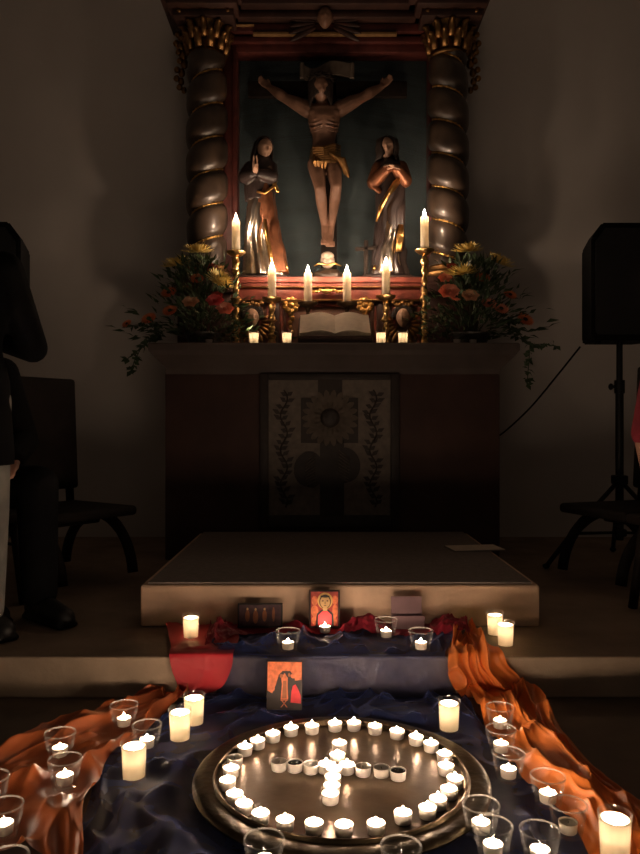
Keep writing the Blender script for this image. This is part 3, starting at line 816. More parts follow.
# prototypes: mesh data shared by every copy
TLR, TLH = .0195, .021
def build_tealight():
    t = thing('tealight', 'x', 'candle')
    b = new(); lathe(b, [(0, 0), (TLR-.003, 0), (TLR-.002, .001), (TLR, TLH), (TLR-.0012, TLH+.0003), (TLR-.002, TLH-.0035), (TLR-.004, .0025), (0, .0025)], 32); obj('cup', b, M['cup'], t, auto=50)
    b = new(); lathe(b, [(0, .0028), (TLR-.0045, .0028), (TLR-.0021, TLH-.0028), (TLR-.004, TLH-.0036), (0, TLH-.0042)], 32); w = obj('wax', b, M['wax'], t, auto=50)
    obj('wick', wick_bm(TLH-.0045, .005), M['wick'], t)
    obj('flame', flame_bm(.015, .0050, TLH-.0025), M['flame'], t)
    return t
TL = build_tealight()
used = {'tl': False}
def tealight(loc, label, group, lit=True, dark=False, empty=False, low=False):
    loc = V(loc)
    if not used['tl'] and lit and not dark:
        used['tl'] = True; TL.location = loc; TL['label'] = label; TL['group'] = group; return TL
    r = TL.copy(); COL.objects.link(r); r.location = loc; r.rotation_euler = (0, 0, random.uniform(0, 6.28)); r['label'] = label; r['group'] = group
    for chd in list(TL.children):
        n = chd.name.split('.')[0]
        if n == 'flame' and not lit: continue
        if n == 'wax' and empty: continue
        c = chd.copy()
        if n == 'wax' and dark:
            c.data = chd.data.copy(); c.data.materials[0] = M['waxdark']
        COL.objects.link(c); c.parent = r
        if n == 'flame': k = random.uniform(.8, 1.15); c.scale = (1, 1, k); c.location.z = (TLH-.0025)*(1-k)
    return r

GR0, GR1, GH = .0275, .039, .066
def build_glass():
    b = new()
    lathe(b, [(0, 0), (GR0-.004, 0), (GR0, .003), (GR1-.0001, GH-.0030), (GR1, GH-.0016), (GR1-.0006, GH-.0003), (GR1-.0016, GH), (GR1-.0028, GH-.0004), (GR1-.0032, GH-.0018), (GR1-.0033, GH-.0030), (GR0-.0022, .009), (GR0-.006, .007), (0, .007)], 44)
    me = obj('votive_glass', b, M['glass'], auto=60); me.data.materials.append(M['glassrim'])
    for p_ in me.data.polygons:
        if p_.center.z > GH-.0032: p_.material_index = 1
    return me
GL = build_glass(); used['gl'] = False
def glass(loc, label, group):
    if not used['gl']:
        used['gl'] = True; o = GL
    else:
        o = GL.copy(); COL.objects.link(o)
    o.location = loc; tag(o, label, 'candle glass', group); return o

VR, VH = .0305, .086
def build_votive():
    t = thing('votive_candle', 'x', 'candle')
    b = new(); lathe(b, [(0, 0), (VR-.005, 0), (VR-.003, .003), (VR, VH-.001), (VR-.0006, VH), (VR-.0016, VH-.001), (VR-.0046, .0045), (0, .0045)], 40); obj('glass', b, M['milk'], t, auto=60)
    b = new(); lathe(b, [(0, .005), (VR-.0052, .005), (VR-.0022, VH*.86), (VR-.0060, VH*.88), (VR-.0082, VH*.83), (VR-.0095, VH*.42), (0, VH*.40)], 40); obj('wax', b, M['waxtub'], t, auto=60)
    obj('wick', wick_bm(VH*.395, .012), M['wick'], t)
    obj('flame', flame_bm(.030, .0068, VH*.48), M['votiveflame'], t)
    return t
VT = build_votive(); used['vt'] = False
def votive(loc, label, group, sc_=1.0):
    if not used['vt']:
        used['vt'] = True; r = VT; r['label'] = label; r['group'] = group; r.location = loc
    else: r = dup(VT, loc, random.uniform(0, 6), label, group)
    r.scale = (sc_, sc_, sc_); return r

# ------------------------------------------------------------------ tray and its tealights
TRC = V((P(341, 775, 1.746).x, 1.746)); TRZ = .012
TF = TRZ+.016                                 # tray bed
t = thing('brass_tray', 'large round dark brass tray on the blue cloth holding a ring of tealights', 'tray', (TRC.x, TRC.y, TRZ))
b = new(); lathe(b, [(0, .016), (.10, .016), (.20, .0158), (.284, .016), (.288, .018), (.290, .0205), (.290, .0), (0, 0)], 96, cap=False); obj('bed', b, M['brass'], t, auto=35)
b = new(); lathe(b, [(.2885, .005), (.2885, .024), (.2915, .0285), (.296, .0288), (.2985, .025), (.3005, .0225), (.318, .0250), (.336, .0235), (.344, .020), (.347, .015), (.345, .010), (.336, .004), (.30, .0)], 96, cap=False)
obj('rim', b, M['brassdark'], t, auto=50)
b = new(); tube(b, [(.2945*math.cos(2*PI*k/120), .2945*math.sin(2*PI*k/120), .0285) for k in range(121)], .0022, 8, False); obj('bead', b, M['brass'], t)
def ont(px, py): q = G(px, py, TF+TLH); return (q.x, q.y, TF+.0003)
ring = [(335, 722.5), (354, 722), (375, 725.5), (397, 730), (416, 736), (431, 742.5), (444.5, 753), (446, 765), (455, 777.5), (449, 788), (438, 798), (427.5, 807), (403, 812), (376, 822.5), (344, 824), (314, 822), (285, 819), (260.5, 812.5), (244, 803), (234.5, 793), (227.5, 779.5), (231, 767.5), (235, 757), (245, 746), (257.7, 739.5), (273, 733), (291, 727), (312, 725)]
nr = len(ring)
for i, (x, y) in enumerate(ring):
    lit = i != 22
    if i == 0: lab = 'lit white tealight at the far top of the ring, directly above the tealight cross'
    elif i == 14: lab = 'lit white tealight nearest the camera in the ring, below the tealight cross'
    elif i == 22: lab = 'burnt-out clear tealight cup in the left of the ring, the only unlit one there'
    elif i < 14: lab = f'lit white tealight in the tray ring, {ordinal(i)} clockwise from its far top one'
    else: lab = f'lit white tealight in the tray ring, {ordinal(nr-i)} counterclockwise from its far top one'
    tealight(ont(x, y), lab, 'tealights in the ring on the brass tray', lit, empty=not lit)
cr = [(339.6, 742.5, 1, 'lit white tealight at the head of the tealight cross on the tray'),
      (337.4, 754, 1, 'lit white tealight of the cross just above where its arms meet'),
      (334, 768, 1, 'lit white tealight at the centre of the tealight cross'),
      (333, 776.5, 1, 'lit white tealight just below the centre of the tealight cross'),
      (332, 784.8, 1, 'lit white tealight second from the foot of the tealight cross'),
      (330.4, 793, 1, 'lit white tealight at the foot of the tealight cross'),
      (279, 761, 3, 'empty clear tealight cup at the left tip of the tealight cross'),
      (295, 762, 2, 'unlit tealight with dark melted wax on the left arm of the tealight cross'),
      (311, 763.5, 0, 'unlit white tealight in the left arm of the tealight cross beside the dark one'),
      (326, 763.5, 1, 'lit white tealight in the left arm of the cross touching its centre'),
      (347, 764, 1, 'lit white tealight in the right arm of the cross touching its centre'),
      (363, 766, 3, 'hollow burnt-out tealight in the right arm of the tealight cross'),
      (381.5, 767, 0, 'unlit white tealight in the right arm of the cross next to its dark tip'),
      (398, 770, 2, 'unlit tealight with dark melted wax at the right tip of the tealight cross')]
for x, y, k, lab in cr:
    tealight(ont(x, y), lab, 'tealights in the cross on the brass tray', k == 1, k == 2, k == 3)

# ------------------------------------------------------------------ glasses and votives on the cloths
BASE = .014
spots = []      # (x, t, radius) kept flat under the candles
def place_glass(px, rim_y, step, gl, tl, lit=True, inner=True):
    z0 = (STEP if step else 0)+BASE
    q = G(px, rim_y, z0+GH); loc = (q.x, q.y, z0)
    glass(loc, gl, 'clear candle glasses on the cloths')
    spots.append((q.x, q.y+(STEP if step else 0), .05))
    if inner: tealight((q.x, q.y, z0+.0075), tl, 'tealights in glasses on the cloths', lit)
gs = [(124, 704, 0, 'clear tapered glass at the left, standing highest beside the left orange cloth', 'lit tealight in the glass nearest the red hanging cloth at the left'),
      (147, 724, 0, 'clear tapered glass on blue cloth behind the lone thick white candle', 'lit tealight in the glass just behind the lone thick white candle at left'),
      (60, 732, 0, 'clear tapered glass at the upper edge of the left orange cloth, farther of a pair', 'lit tealight in the farther glass of the pair on the left orange cloth'),
      (65, 758, 0, 'clear tapered glass on the left orange cloth, nearer of a pair', 'lit tealight in the nearer glass of the pair on the left orange cloth'),
      (4, 804, 0, 'clear glass cut by the left frame edge on the left orange cloth fold', 'bright lit tealight in the glass cut by the left frame edge'),
      (-9, 776, 0, 'clear glass only just showing at the left frame edge above the left orange cloth', 'lit tealight in the glass barely showing at the left frame edge'),
      (500, 706, 0, 'clear glass on the orange cloth, farthest of the row at the right', 'lit tealight in the farthest glass of the row on the orange cloth'),
      (501, 728, 0, 'clear glass on orange cloth, second farthest of the row at the right', 'lit tealight in the second farthest glass on the orange cloth'),
      (508.5, 752, 0, 'clear glass at the edge of orange cloth, third farthest of the row', 'lit tealight in the third farthest glass at the orange cloth edge'),
      (548, 775, 0, 'clear glass on orange and blue cloths beside the glass with unlit tealight', 'lit tealight in the glass behind the one holding an unlit tealight'),
      (568, 803, 0, 'clear glass holding the only unlit tealight among the right glasses', 'unlit white tealight in a clear glass on the right'),
      (481, 803, 0, 'clear glass beside the right rim of the brass tray, touching the tray side', 'lit tealight in the glass beside the right rim of the brass tray'),
      (493, 824, 0, 'clear glass nearest the camera right of the tray, in front of another glass', 'lit tealight in the glass in front of another glass right of the tray'),
      (540, 829, 0, 'clear glass on blue cloth between the tray glasses and the thick corner candle', 'lit tealight in the glass left of the thick corner candle'),
      (264, 838, 0, 'clear glass at the bottom edge in front of the tray, left one', 'lit tealight in the left glass in front of the tray'),
      (401, 845, 0, 'clear glass at the bottom edge in front of the tray, right one', 'lit tealight in the right glass in front of the tray'),
      (7, 856, 0, 'clear glass in the bottom left corner showing only its rim', 'lit tealight in the glass in the bottom left corner'),
      (288, 630, 1, 'clear glass on the stone step, left of the red icon', 'lit tealight in the glass on the step left of the red icon'),
      (386, 619, 1, 'clear glass on the stone step before the mauve card', 'lit tealight in the glass on the step before the mauve card'),
      (421, 630, 1, 'clear glass on the stone step near the top of the orange cloth', 'lit tealight in the glass on the step near the orange cloth')]
for px, y, st, gl, tl in gs: place_glass(px, y, st, gl, tl, 'unlit' not in tl or 'holding an unlit' in tl)
q = G(325, 626, STEP+BASE+TLH); tealight((q.x, q.y, STEP+BASE), 'lit bare tealight on the step directly in front of the red icon', 'tealights in glasses on the cloths'); spots.append((q.x, q.y+STEP, .035))
vs_ = [(191, 640, 1, .92, 'thick white candle in a glass on the red cloth on the left step'),
       (180, 744, 0, 1, 'thick white candle left of the tray, nearer of a touching pair'),
       (194, 728, 0, 1, 'thick white candle left of the tray, farther of a touching pair'),
       (134, 783, 0, 1.02, 'thick white candle standing alone on the blue cloth at the left'),
       (449, 734, 0, 1.0, 'thick white candle in a tall glass behind the right side of the tray'),
       (495, 637, 1, .92, 'thick white candle on the right step, farther of a pair'),
       (505.5, 648, 1, .92, 'thick white candle on the right step, nearer of a pair'),
       (615, 867, 0, 1.05, 'thick white candle in the bottom right corner beside the orange cloth')]
for px, by, st, k, lab in vs_:
    z0 = (STEP if st else 0)+BASE
    q = G(px, by, z0); q.y += VR*k*.8; q.x *= q.y/(q.y-VR*k*.8)
    votive((q.x, q.y, z0), lab, 'thick white candles in glasses', k); spots.append((q.x, q.y+(STEP if st else 0), .045))

# ------------------------------------------------------------------ cloths
def unroll(x, t):
    r = .018
    sm = lambda q: max(0, min(1, q))
    if t < RISER: p_ = V((x, t, 0))
    elif t < RISER+STEP: p_ = V((x, RISER, t-RISER))
    else: p_ = V((x, t-STEP, STEP))
    k1 = sm((t-(RISER-r))/(2*r)); k2 = sm((t-(RISER+STEP-r))/(2*r))
    n = V((0, 0, 1)).lerp(V((0, -1, 0)), k1).lerp(V((0, 0, 1)), k2)
    if 0 < k1 < 1 or 0 < k2 < 1: n = n*1.0 if n.length < .01 else n.normalized()
    return p_, n
def U(px, py, zone):
    if zone == 'f': q = G(px, py, 0); return (q.x, q.y)
    if zone == 'r': q = P(px, py, RISER); return (q.x, RISER+max(0, min(STEP, q.z)))
    q = G(px, py, STEP); return (q.x, q.y+STEP)
def catm(a, b_, c, d, t): return .5*((2*b_)+(-a+c)*t+(2*a-5*b_+4*c-d)*t*t+(-a+3*b_-3*c+d)*t**3)
def inside(poly_, x, y):
    r = False; n = len(poly_)
    for i in range(n):
        x1, y1 = poly_[i]; x2, y2 = poly_[i-1]
        if (y1 > y) != (y2 > y) and x < (x2-x1)*(y-y1)/(y2-y1)+x1: r = not r
    return r
def drape(name, rows, nu, nv, base, amp, fu, fv, m, seed, hump=0, wob=.03, avoid=(), tray=False, calm=None, mid=.4, linear=False, edgefall=True):
    rows = [(U(*l), U(*r)) for l, r in rows]
    b = new(); vs = []; n = len(rows)
    for j in range(nv+1):
        f = j/nv*(n-1); i = min(int(f), n-2); tt = f-i
        g4 = [rows[max(0, min(n-1, i+k))] for k in (-1, 0, 1, 2)]
        if linear: L = [g4[1][0][k]*(1-tt)+g4[2][0][k]*tt for k in (0, 1)]; R = [g4[1][1][k]*(1-tt)+g4[2][1][k]*tt for k in (0, 1)]
        else: L = [catm(*[g[0][k] for g in g4], tt) for k in (0, 1)]; R = [catm(*[g[1][k] for g in g4], tt) for k in (0, 1)]
        row = []
        for k in range(nu+1):
            u = k/nu; v = j/nv
            x = L[0]+(R[0]-L[0])*u; t = L[1]+(R[1]-L[1])*u
            e = abs(2*u-1)
            wn = noise.noise(V((u*3+seed, v*5, seed)))*wob*e
            x += wn
            w1 = noise.noise(V((u*1.5+seed*3.1, v*2.2, 4.0)))*.5
            nn = noise.noise(V(((u+w1*.35)*fu+seed, v*fv+w1, seed*1.7)))
            n2 = noise.noise(V(((u-w1*.25)*fu*2.3+seed, v*fv*2.1-w1, seed*.7)))
            n3 = noise.noise(V((u*fu*5+seed, v*fv*5, seed)))
            rg = (1-abs(nn)*2.2); rg = max(0, rg)**2
            r2 = max(0, 1-abs(n2)*2.4)**2
            d = amp*(.75*rg+mid*r2+.08*n3+.06)
            if calm: d *= calm(x, t)
            d += hump*math.sin(PI*u)**.7
            for (sx_, st_, sr) in spots:
                q = math.hypot(x-sx_, t-st_)
                if q < sr*1.9: d *= max(0, min(1, (q-sr*.9)/(sr*1.0)))
            if tray:
                q = math.hypot(x-TRC.x, t-TRC.y)
                if q < .41: d *= max(0, min(1, (q-.355)/.055))
            for pl in avoid:
                if inside(pl, x, t): d *= .12
            p_, nrm = unroll(x, t)
            row.append(b.verts.new(p_+nrm*(base+max(0, d))))
        vs.append(row)
    for A, B in zip(vs, vs[1:]):
        for k in range(nu): b.faces.new((A[k], A[k+1], B[k+1], B[k]))
    o = obj(name, b, m); return o
R_or = [((456, 640, 's'), (476, 634, 's')), ((449, 650, 's'), (490, 648, 's')), ((447, 659, 'r'), (503, 659, 'r')), ((452, 678, 'r'), (522, 680, 'r')), ((463, 700, 'f'), (534, 702, 'f')), ((478, 722, 'f'), (547, 722, 'f')), ((502, 752, 'f'), (568, 750, 'f')), ((532, 790, 'f'), (606, 790, 'f')), ((572, 830, 'f'), (655, 830, 'f')), ((600, 880, 'f'), (700, 880, 'f'))]
R_ol = [((165, 689, 'r'), (190, 690, 'r')), ((152, 701, 'f'), (182, 706, 'f')), ((112, 714, 'f'), (158, 727, 'f')), ((60, 734, 'f'), (122, 757, 'f')), ((5, 752, 'f'), (96, 788, 'f')), ((-45, 780, 'f'), (82, 826, 'f')), ((-95, 830, 'f'), (82, 880, 'f'))]
pl_or = [U(*l) for l, r in R_or]+[U(*r) for l, r in R_or][::-1]; pl_ol = [U(*l) for l, r in R_ol]+[U(*r) for l, r in R_ol][::-1]
R_bl = [((236, 628, 's'), (452, 629, 's')), ((220, 640, 's'), (455, 640, 's')), ((216, 655, 's'), (448, 655, 's')), ((220, 660, 'r'), (450, 660, 'r')), ((224, 678, 'r'), (452, 678, 'r')), ((212, 696, 'r'), (455, 696, 'r')), ((200, 702, 'f'), (463, 702, 'f')), ((150, 718, 'f'), (478, 716, 'f')), ((128, 740, 'f'), (500, 738, 'f')), ((100, 770, 'f'), (535, 768, 'f')), ((84, 810, 'f'), (585, 808, 'f')), ((72, 860, 'f'), (640, 860, 'f')), ((40, 930, 'f'), (720, 930, 'f'))]
icspots = [(P(284, 700, 2.2).x, 2.25, .07), (P(324, 620, 2.6).x, 2.62+STEP, .06), (P(260, 620, 2.6).x, 2.62+STEP, .08), (P(408, 620, 2.6).x, 2.60+STEP, .07)]
spots += icspots
def calm_blue(x, t): return .16 if RISER-.02 < t < RISER+STEP+.02 else 1.0
o = drape('blue_organza_cloth', R_bl, 190, 210, .003, .033, 5.5, 7, M['clothblue'], 3.3, mid=.55, avoid=(pl_or, pl_ol), tray=True, calm=calm_blue)
tag(o, 'sheer dark blue cloth draped over the step and spread under the brass tray', 'cloth')
o = drape('orange_cloth', R_or, 90, 190, .010, .055, 2.3, 3.2, M['clothorange'], 8.1, mid=.42)
tag(o, 'bright orange cloth tumbling over the step and across the floor at the right', 'cloth')
o = drape('orange_cloth_shaded', R_ol, 90, 150, .009, .045, 2.6, 3.4, M['clothorangedim'], 1.9, mid=.25)
tag(o, 'orange cloth, coloured darker for the weaker light, lying on the floor at the left', 'cloth')
R_rd = [((168, 629, 's'), (232, 629, 's')), ((169, 641, 's'), (238, 641, 's')), ((170, 654, 's'), (236, 654, 's')), ((172, 660, 'r'), (233, 660, 'r')), ((174, 672, 'r'), (231, 671, 'r')), ((178, 686, 'r'), (220, 686, 'r')), ((181, 696, 'r'), (204, 694, 'r'))]
o = drape('red_cloth', R_rd, 60, 80, .015, .012, 1.6, 1.8, M['clothred'], 5.5, wob=.015, mid=.25, calm=lambda x, t: .35 if t < RISER+STEP+.02 else 1)
tag(o, 'plain bright red cloth hanging over the step edge at the left', 'cloth')
R_wn = [((203, 652, 's'), (208, 634, 's')), ((222, 646, 's'), (222, 629, 's')), ((250, 638, 's'), (250, 627.5, 's')), ((285, 637, 's'), (285, 627.5, 's')), ((330, 637, 's'), (330, 627.5, 's')), ((375, 638, 's'), (375, 627.5, 's')), ((410, 640, 's'), (410, 627.5, 's')), ((440, 641, 's'), (440, 628, 's')), ((468, 640, 's'), (466, 630, 's'))]
o = drape('wine_red_scarf', R_wn, 40, 190, .010, .030, 2.6, 16, M['clothwine'], 2.7, hump=.028, wob=.02)
tag(o, 'dark wine-red scarf strung along the step at the foot of the platform', 'cloth')

# ------------------------------------------------------------------ pictures leaning
def icon(name, label, cat, base, w, h, tilt, rz, shapes, th=.014, mboard='icondark'):
    t = thing(name, label, cat, base, rot=Euler((tilt, 0, rz), 'XYZ'))
    b = new(); bbox(b, (0, th/2, h/2), (w, th, h), .0012); obj('board', b, M[mboard], t, auto=40)
    for i, (nm, mt, polys) in enumerate(shapes):
        b = new()
        for k, pl in enumerate(polys): poly(b, [(x*w, z*h) for x, z in pl], .0006, -.0007*i)
        obj(nm, b, M[mt], t, smooth=False)
    return t
def rect(x0, x1, z0, z1): return [(x0, z0), (x1, z0), (x1, z1), (x0, z1)]
Yi = 2.60; s_ = F/Yi
c = P(324.5, 618, Yi)
icon('icon_picture', 'small red and gold icon with a haloed face leaning on the platform', 'icon', (c.x, Yi, STEP+BASE), 31/s_, 37/s_, -.12, 0, [
    ('red_ground', 'iconred', [rect(-.44, .44, .05, .96)]),
    ('side_figure', 'iconorange', [ell(-.32, .72, .10, .13), ell(-.32, .45, .12, .15), ell(-.3, .2, .12, .12)]),
    ('side_figure', 'iconorange', [ell(.34, .74, .10, .12), ell(.34, .45, .09, .18), ell(.3, .18, .1, .12)]),
    ('halo', 'icongold', [ell(.02, .72, .25, .22)]),
    ('outlines', 'icondark', [ell(.02, .70, .19, .19), [(-.28, .06), (-.24, .38), (-.1, .48), (.14, .48), (.28, .38), (.3, .06)]]),
    ('face', 'iconskin', [ell(.02, .69, .16, .165), rect(-.05, .09, .46, .56)]),
    ('garment', 'iconcrimson', [[(-.22, .08), (-.20, .34), (-.06, .45), (.10, .45), (.22, .35), (.24, .08)]]),
    ('features', 'icondark', [ell(-.055, .72, .035, .016, 10), ell(.095, .72, .035, .016, 10), rect(.01, .03, .63, .70), ell(.02, .595, .045, .010, 10), ell(.02, .84, .155, .035, 14)])])
c = P(260, 618, Yi)
icon('icon_picture', 'dark wide picture with dim figures leaning on the platform at the left', 'icon', (c.x, Yi, STEP+BASE), 45/s_, 24/s_, -.12, .03, [
    ('dark_ground', 'iconplum', [rect(-.46, .46, .08, .93)]),
    ('dim_figures', 'iconbrown', [ell(-.28, .5, .05, .25), ell(-.1, .45, .06, .28), ell(.1, .5, .05, .24), ell(.30, .55, .03, .3)]),
    ('heads', 'iconskin', [ell(-.28, .78, .022, .05, 12), ell(-.1, .76, .022, .05, 12), ell(.1, .77, .022, .05, 12)])])
c = P(284, 712, 2.18)
s2 = F/2.18
icon('icon_picture', 'orange icon with dark hill and red robed figure leaning on the step', 'icon', (c.x, 2.185, BASE), 36/s2, 47/s2, -.2, -.03, [
    ('orange_ground', 'iconorange', [rect(-.48, .48, .02, .985)]),
    ('dark_hill', 'icondark', [[(-.48, .02), (-.48, .40), (-.34, .34), (-.24, .52), (-.16, .72), (-.06, .80), (.16, .80), (.26, .70), (.30, .60), (.48, .62), (.48, .02)]]),
    ('central_figure', 'iconorange', [[(-.10, .22), (-.07, .52), (-.09, .66), (0, .76), (.09, .66), (.09, .52), (.11, .22)], ell(-.33, .44, .06, .06), ell(.24, .7, .07, .05)]),
    ('central_robe', 'iconbrown', [[(-.06, .24), (-.04, .6), (.05, .6), (.07, .24)], ell(-.09, .70, .05, .04), ell(.13, .72, .035, .04)]),
    ('red_robed_figure', 'iconcrimson', [[(.18, .16), (.20, .38), (.24, .50), (.31, .53), (.37, .46), (.46, .30), (.47, .14)]]),
    ('crossed_lines', 'iconorange', [[(-.10, .06), (-.07, .06), (.09, .21), (.06, .21)], [(.07, .06), (.1, .06), (-.06, .21), (-.09, .21)], rect(-.1, .1, .20, .215)])], .012)
# folded mauve card
c = P(408.5, 617, 2.58); s3 = F/2.58
t = thing('folded_card', 'mauve folded card standing on the step below the booklet side of the platform', 'card', (c.x, 2.585, STEP+BASE))
w, h = 33/s3, 31/s3
b = new(); bbox(b, (0, .001, h*.21), (w, .002, h*.44), .0004, 1, Euler((.10, 0, 0))); obj('lower_flap', b, M['mauve'], t, auto=40)
b = new(); bbox(b, (-.004, .022, h*.5), (w*.94, .002, h), .0004, 1, Euler((-.14, 0, 0))); bk = obj('back_leaf', b, M['mauve'], t, auto=40)
b = new()
for k in range(9): poly(b, ell(random.uniform(-.35, .35)*w, h*random.uniform(.55, .92), .09*w, .05*h, 12), .0008, .0195-.0002*k)
b.transform(Matrix.Rotation(-.14, 4, 'X')); b.transform(Matrix.Translation((0, .075*.1-.004, 0)))
obj('printed_blossoms', b, M['mauved'], t, smooth=False)

# ------------------------------------------------------------------ on the altar: candlesticks, candles, book, votives
def candlestick(x, y, zt, label, r=.055, style=0):
    t = thing('candlestick', label, 'candlestick', (x, y, ALT), 0, 'candlesticks on the altar')
    hh = zt-ALT
    b = new(); lathe(b, [(r*1.15, 0), (r*1.2, .008), (r*1.0, .018), (r*.5, .03), (r*.36, .045), (.018, .05)], 28); obj('foot', b, M['stick' if style == 0 else 'stickdark'], t, auto=50)
    b = new()
    if style == 0:
        nz = 60; secs = []; seg = 16; rings = []
        z0, z1 = .045, hh-.02
        for k in range(nz+1):
            f = k/nz; z = z0+(z1-z0)*f; rings.append([])
            kn = 1+.75*math.exp(-((f-.5)/.035)**2)+.55*math.exp(-((f-.12)/.04)**2)+.4*math.exp(-((f-.9)/.04)**2)
            for i in range(seg):
                a = 2*PI*i/seg; rr = .0150*kn*(1+.28*math.cos(2*(a-z*55))+.10*math.cos(z*320))
                rings[-1].append(b.verts.new((rr*math.cos(a), rr*math.sin(a), z)))
        for A, B in zip(rings, rings[1:]):
            for i in range(seg): b.faces.new((A[i], A[(i+1) % seg], B[(i+1) % seg], B[i]))
        b.faces.new(rings[0][::-1]); b.faces.new(rings[-1])
    else:
        lathe(b, [(.014, .045), (.012, hh*.3), (.022, hh*.4), (.024, hh*.45), (.013, hh*.55), (.011, hh*.8), (.018, hh-.02)], 20)
    obj('stem', b, M['stick' if style == 0 else 'stickdark'], t, auto=60)
    b = new(); lathe(b, [(.016, hh-.03), (r*.6, hh-.022), (r, hh-.006), (r*1.04, hh), (r*.98, hh+.002), (r*.5, hh-.008), (.018, hh-.010), (0, hh-.010)], 28); obj('drip_pan', b, M['stick' if style == 0 else 'stickdark'], t, auto=50)
    return t
def tall_candle(x, y, z0, h, r, label):
    t = thing('altar_candle', label, 'candle', (x, y, z0), 0, 'ivory candles on the altar')
    b = new(); lathe(b, [(0, 0), (r, 0), (r, h*.3), (r*.98, h-.006), (r*.93, h), (r*.86, h-.003), (r*.74, h-.034), (r*.3, h-.038), (0, h-.038)], 24); obj('wax', b, M['waxtall'], t, auto=55)
    obj('wick', wick_bm(h-.039, .026), M['wick'], t); obj('flame', flame_bm(.068, .0135, h-.022), M['altarflame'], t)
for px, top, pan, Y, r, style, cl, sl in (
    (236, 221, 252, 4.30, .024, 0, 'ivory lit candle on the tall twisted stick beside the left bouquet', 'tall twisted brass candlestick beside the left bouquet'),
    (424.5, 217, 250, 4.30, .024, 0, 'ivory lit candle on the tall twisted stick beside the right bouquet', 'tall twisted brass candlestick beside the right bouquet'),
    (272, 269, 298, 4.24, .024, 0, 'ivory lit candle on the shorter stick left of the book', 'shorter twisted brass candlestick left of the open book'),
    (386, 265, 296, 4.24, .024, 0, 'ivory lit candle on the shorter stick right of the book', 'shorter twisted brass candlestick right of the open book'),
    (308, 273, 303, 4.30, .024, 1, 'ivory lit candle on the dark stick behind the left book page', 'dark bronze candlestick behind the left page of the book'),
    (347, 273, 303, 4.30, .024, 1, 'ivory lit candle on the dark stick behind the right book page', 'dark bronze candlestick behind the right page of the book')):
    zt = P(0, pan, Y).z; x = P(px, 0, Y).x
    candlestick(x, Y, zt, sl, .055 if style == 0 else .058, style)
    tall_candle(x, Y, zt-.009, P(0, top, Y).z-zt+.009, r, cl)
for px, Y, lab in ((254, 4.02, 'small lit white votive on the altar between left tall and short candlesticks'), (287, 4.02, 'small lit white votive on the altar just left of the book'),
                   (381, 4.02, 'small lit white votive on the altar just right of the book'), (403, 4.02, 'small lit white votive on the altar before the right cherub panel')):
    r = votive((P(px, 0, Y).x, Y, ALT), lab, 'small lit votives on the altar', .82); r.scale = (.92, .92, .80)
for px, Y, lab in ((209, 4.05, 'unlit clear glass on the altar in front of the left bouquet'), (457, 4.05, 'unlit clear glass on the altar in front of the right bouquet, left one'), (473, 4.06, 'unlit clear glass on the altar in front of the right bouquet, right one')):
    o = glass((P(px, 0, Y).x, Y, ALT), lab, 'unlit glasses on the altar')
    tealight((P(px, 0, Y).x, Y, ALT+.0075), {209: 'unlit white tealight in the glass before the left bouquet', 457: 'unlit white tealight in the left glass before the right bouquet', 473: 'unlit white tealight in the right glass before the right bouquet'}[px], 'unlit tealights on the altar', False)
# open book on its stand
bx = P(335, 0, 4.08).x
t = thing('open_book', 'large open book with cream pages on a low stand at the altar centre', 'book', (bx, 4.06, ALT+.045), rot=Euler((math.radians(-42), 0, 0)))
for s in (-1, 1):
    b = new(); nu, nv = 18, 4; W, D = .195, .235; top = []; bot = []
    vs = []
    for i in range(nu+1):
        u = i/nu; x = s*u*W; z = .012+.030*math.sin(min(1, u*1.25)*PI*.8)*(1-u*.35)+.008*(1-u)
        vs.append([b.verts.new((x, 0, z)), b.verts.new((x, 0, .006)), b.verts.new((x, 0, z)), ])
        vs[-1] = [b.verts.new((x, y, zz)) for (y, zz) in ((0, z), (0, .006), (0, .006), (0, z))]
        vs[-1][0].co = V((x, 0, .006)); vs[-1][1].co = V((x, -.0, z)); vs[-1][2].co = V((x, .0, z)); vs[-1][3].co = V((x, 0, .006))
        vs[-1][0].co.y = -0.0; vs[-1][1].co.y = 0
        for q, (yy, zz) in enumerate(((0, .006), (0, z), (D, z), (D, .006))): vs[-1][q].co = V((x, yy, zz))
    bmesh.ops.delete(b, geom=[v for v in b.verts if not any(v in row for row in vs)], context='VERTS')
    for A, B in zip(vs, vs[1:]):
        for q in range(4): b.faces.new((A[q], A[(q+1) % 4], B[(q+1) % 4], B[q]))
    b.faces.new(vs[0]); b.faces.new(vs[-1][::-1])
    b.transform(Matrix.Rotation(math.radians(75), 4, 'X')); obj('page_block', b, M['page'], t, auto=40)
b = new(); bbox(b, (0, 0, 0), (.41, .243, .006), .002); b.transform(Matrix.Translation((0, -.001, 0)) @ Matrix.Rotation(math.radians(75), 4, 'X') @ Matrix.Translation((0, .1175, .0))); obj('cover', b, M['leather'], t, auto=40)
b = new(); tube(b, [(0, 0, .0), (0, .235, .0)], .010, 8); b.transform(Matrix.Rotation(math.radians(75), 4, 'X')); b.transform(Matrix.Translation((0, .004, 0))); obj('spine', b, M['leather'], t)
t = thing('book_stand', 'low dark wooden book stand under the open book', 'book stand', (bx, 4.06, ALT))
b = new(); bbox(b, (0, 0, .010), (.40, .17, .02), .004); bbox(b, (0, -.060, .030), (.40, .022, .028), .005); obj('base', b, M['leather'], t, auto=40)
b = new(); bbox(b, (0, 0.0, 0), (.38, .010, .20), .003, 2, Euler((math.radians(-57), 0, 0))); b.transform(Matrix.Translation((0, .075, .075))); obj('rest', b, M['leather'], t, auto=40)
b = new(); bbox(b, (0, .055, .035), (.05, .02, .06), .003); obj('prop', b, M['leather'], t, auto=40)

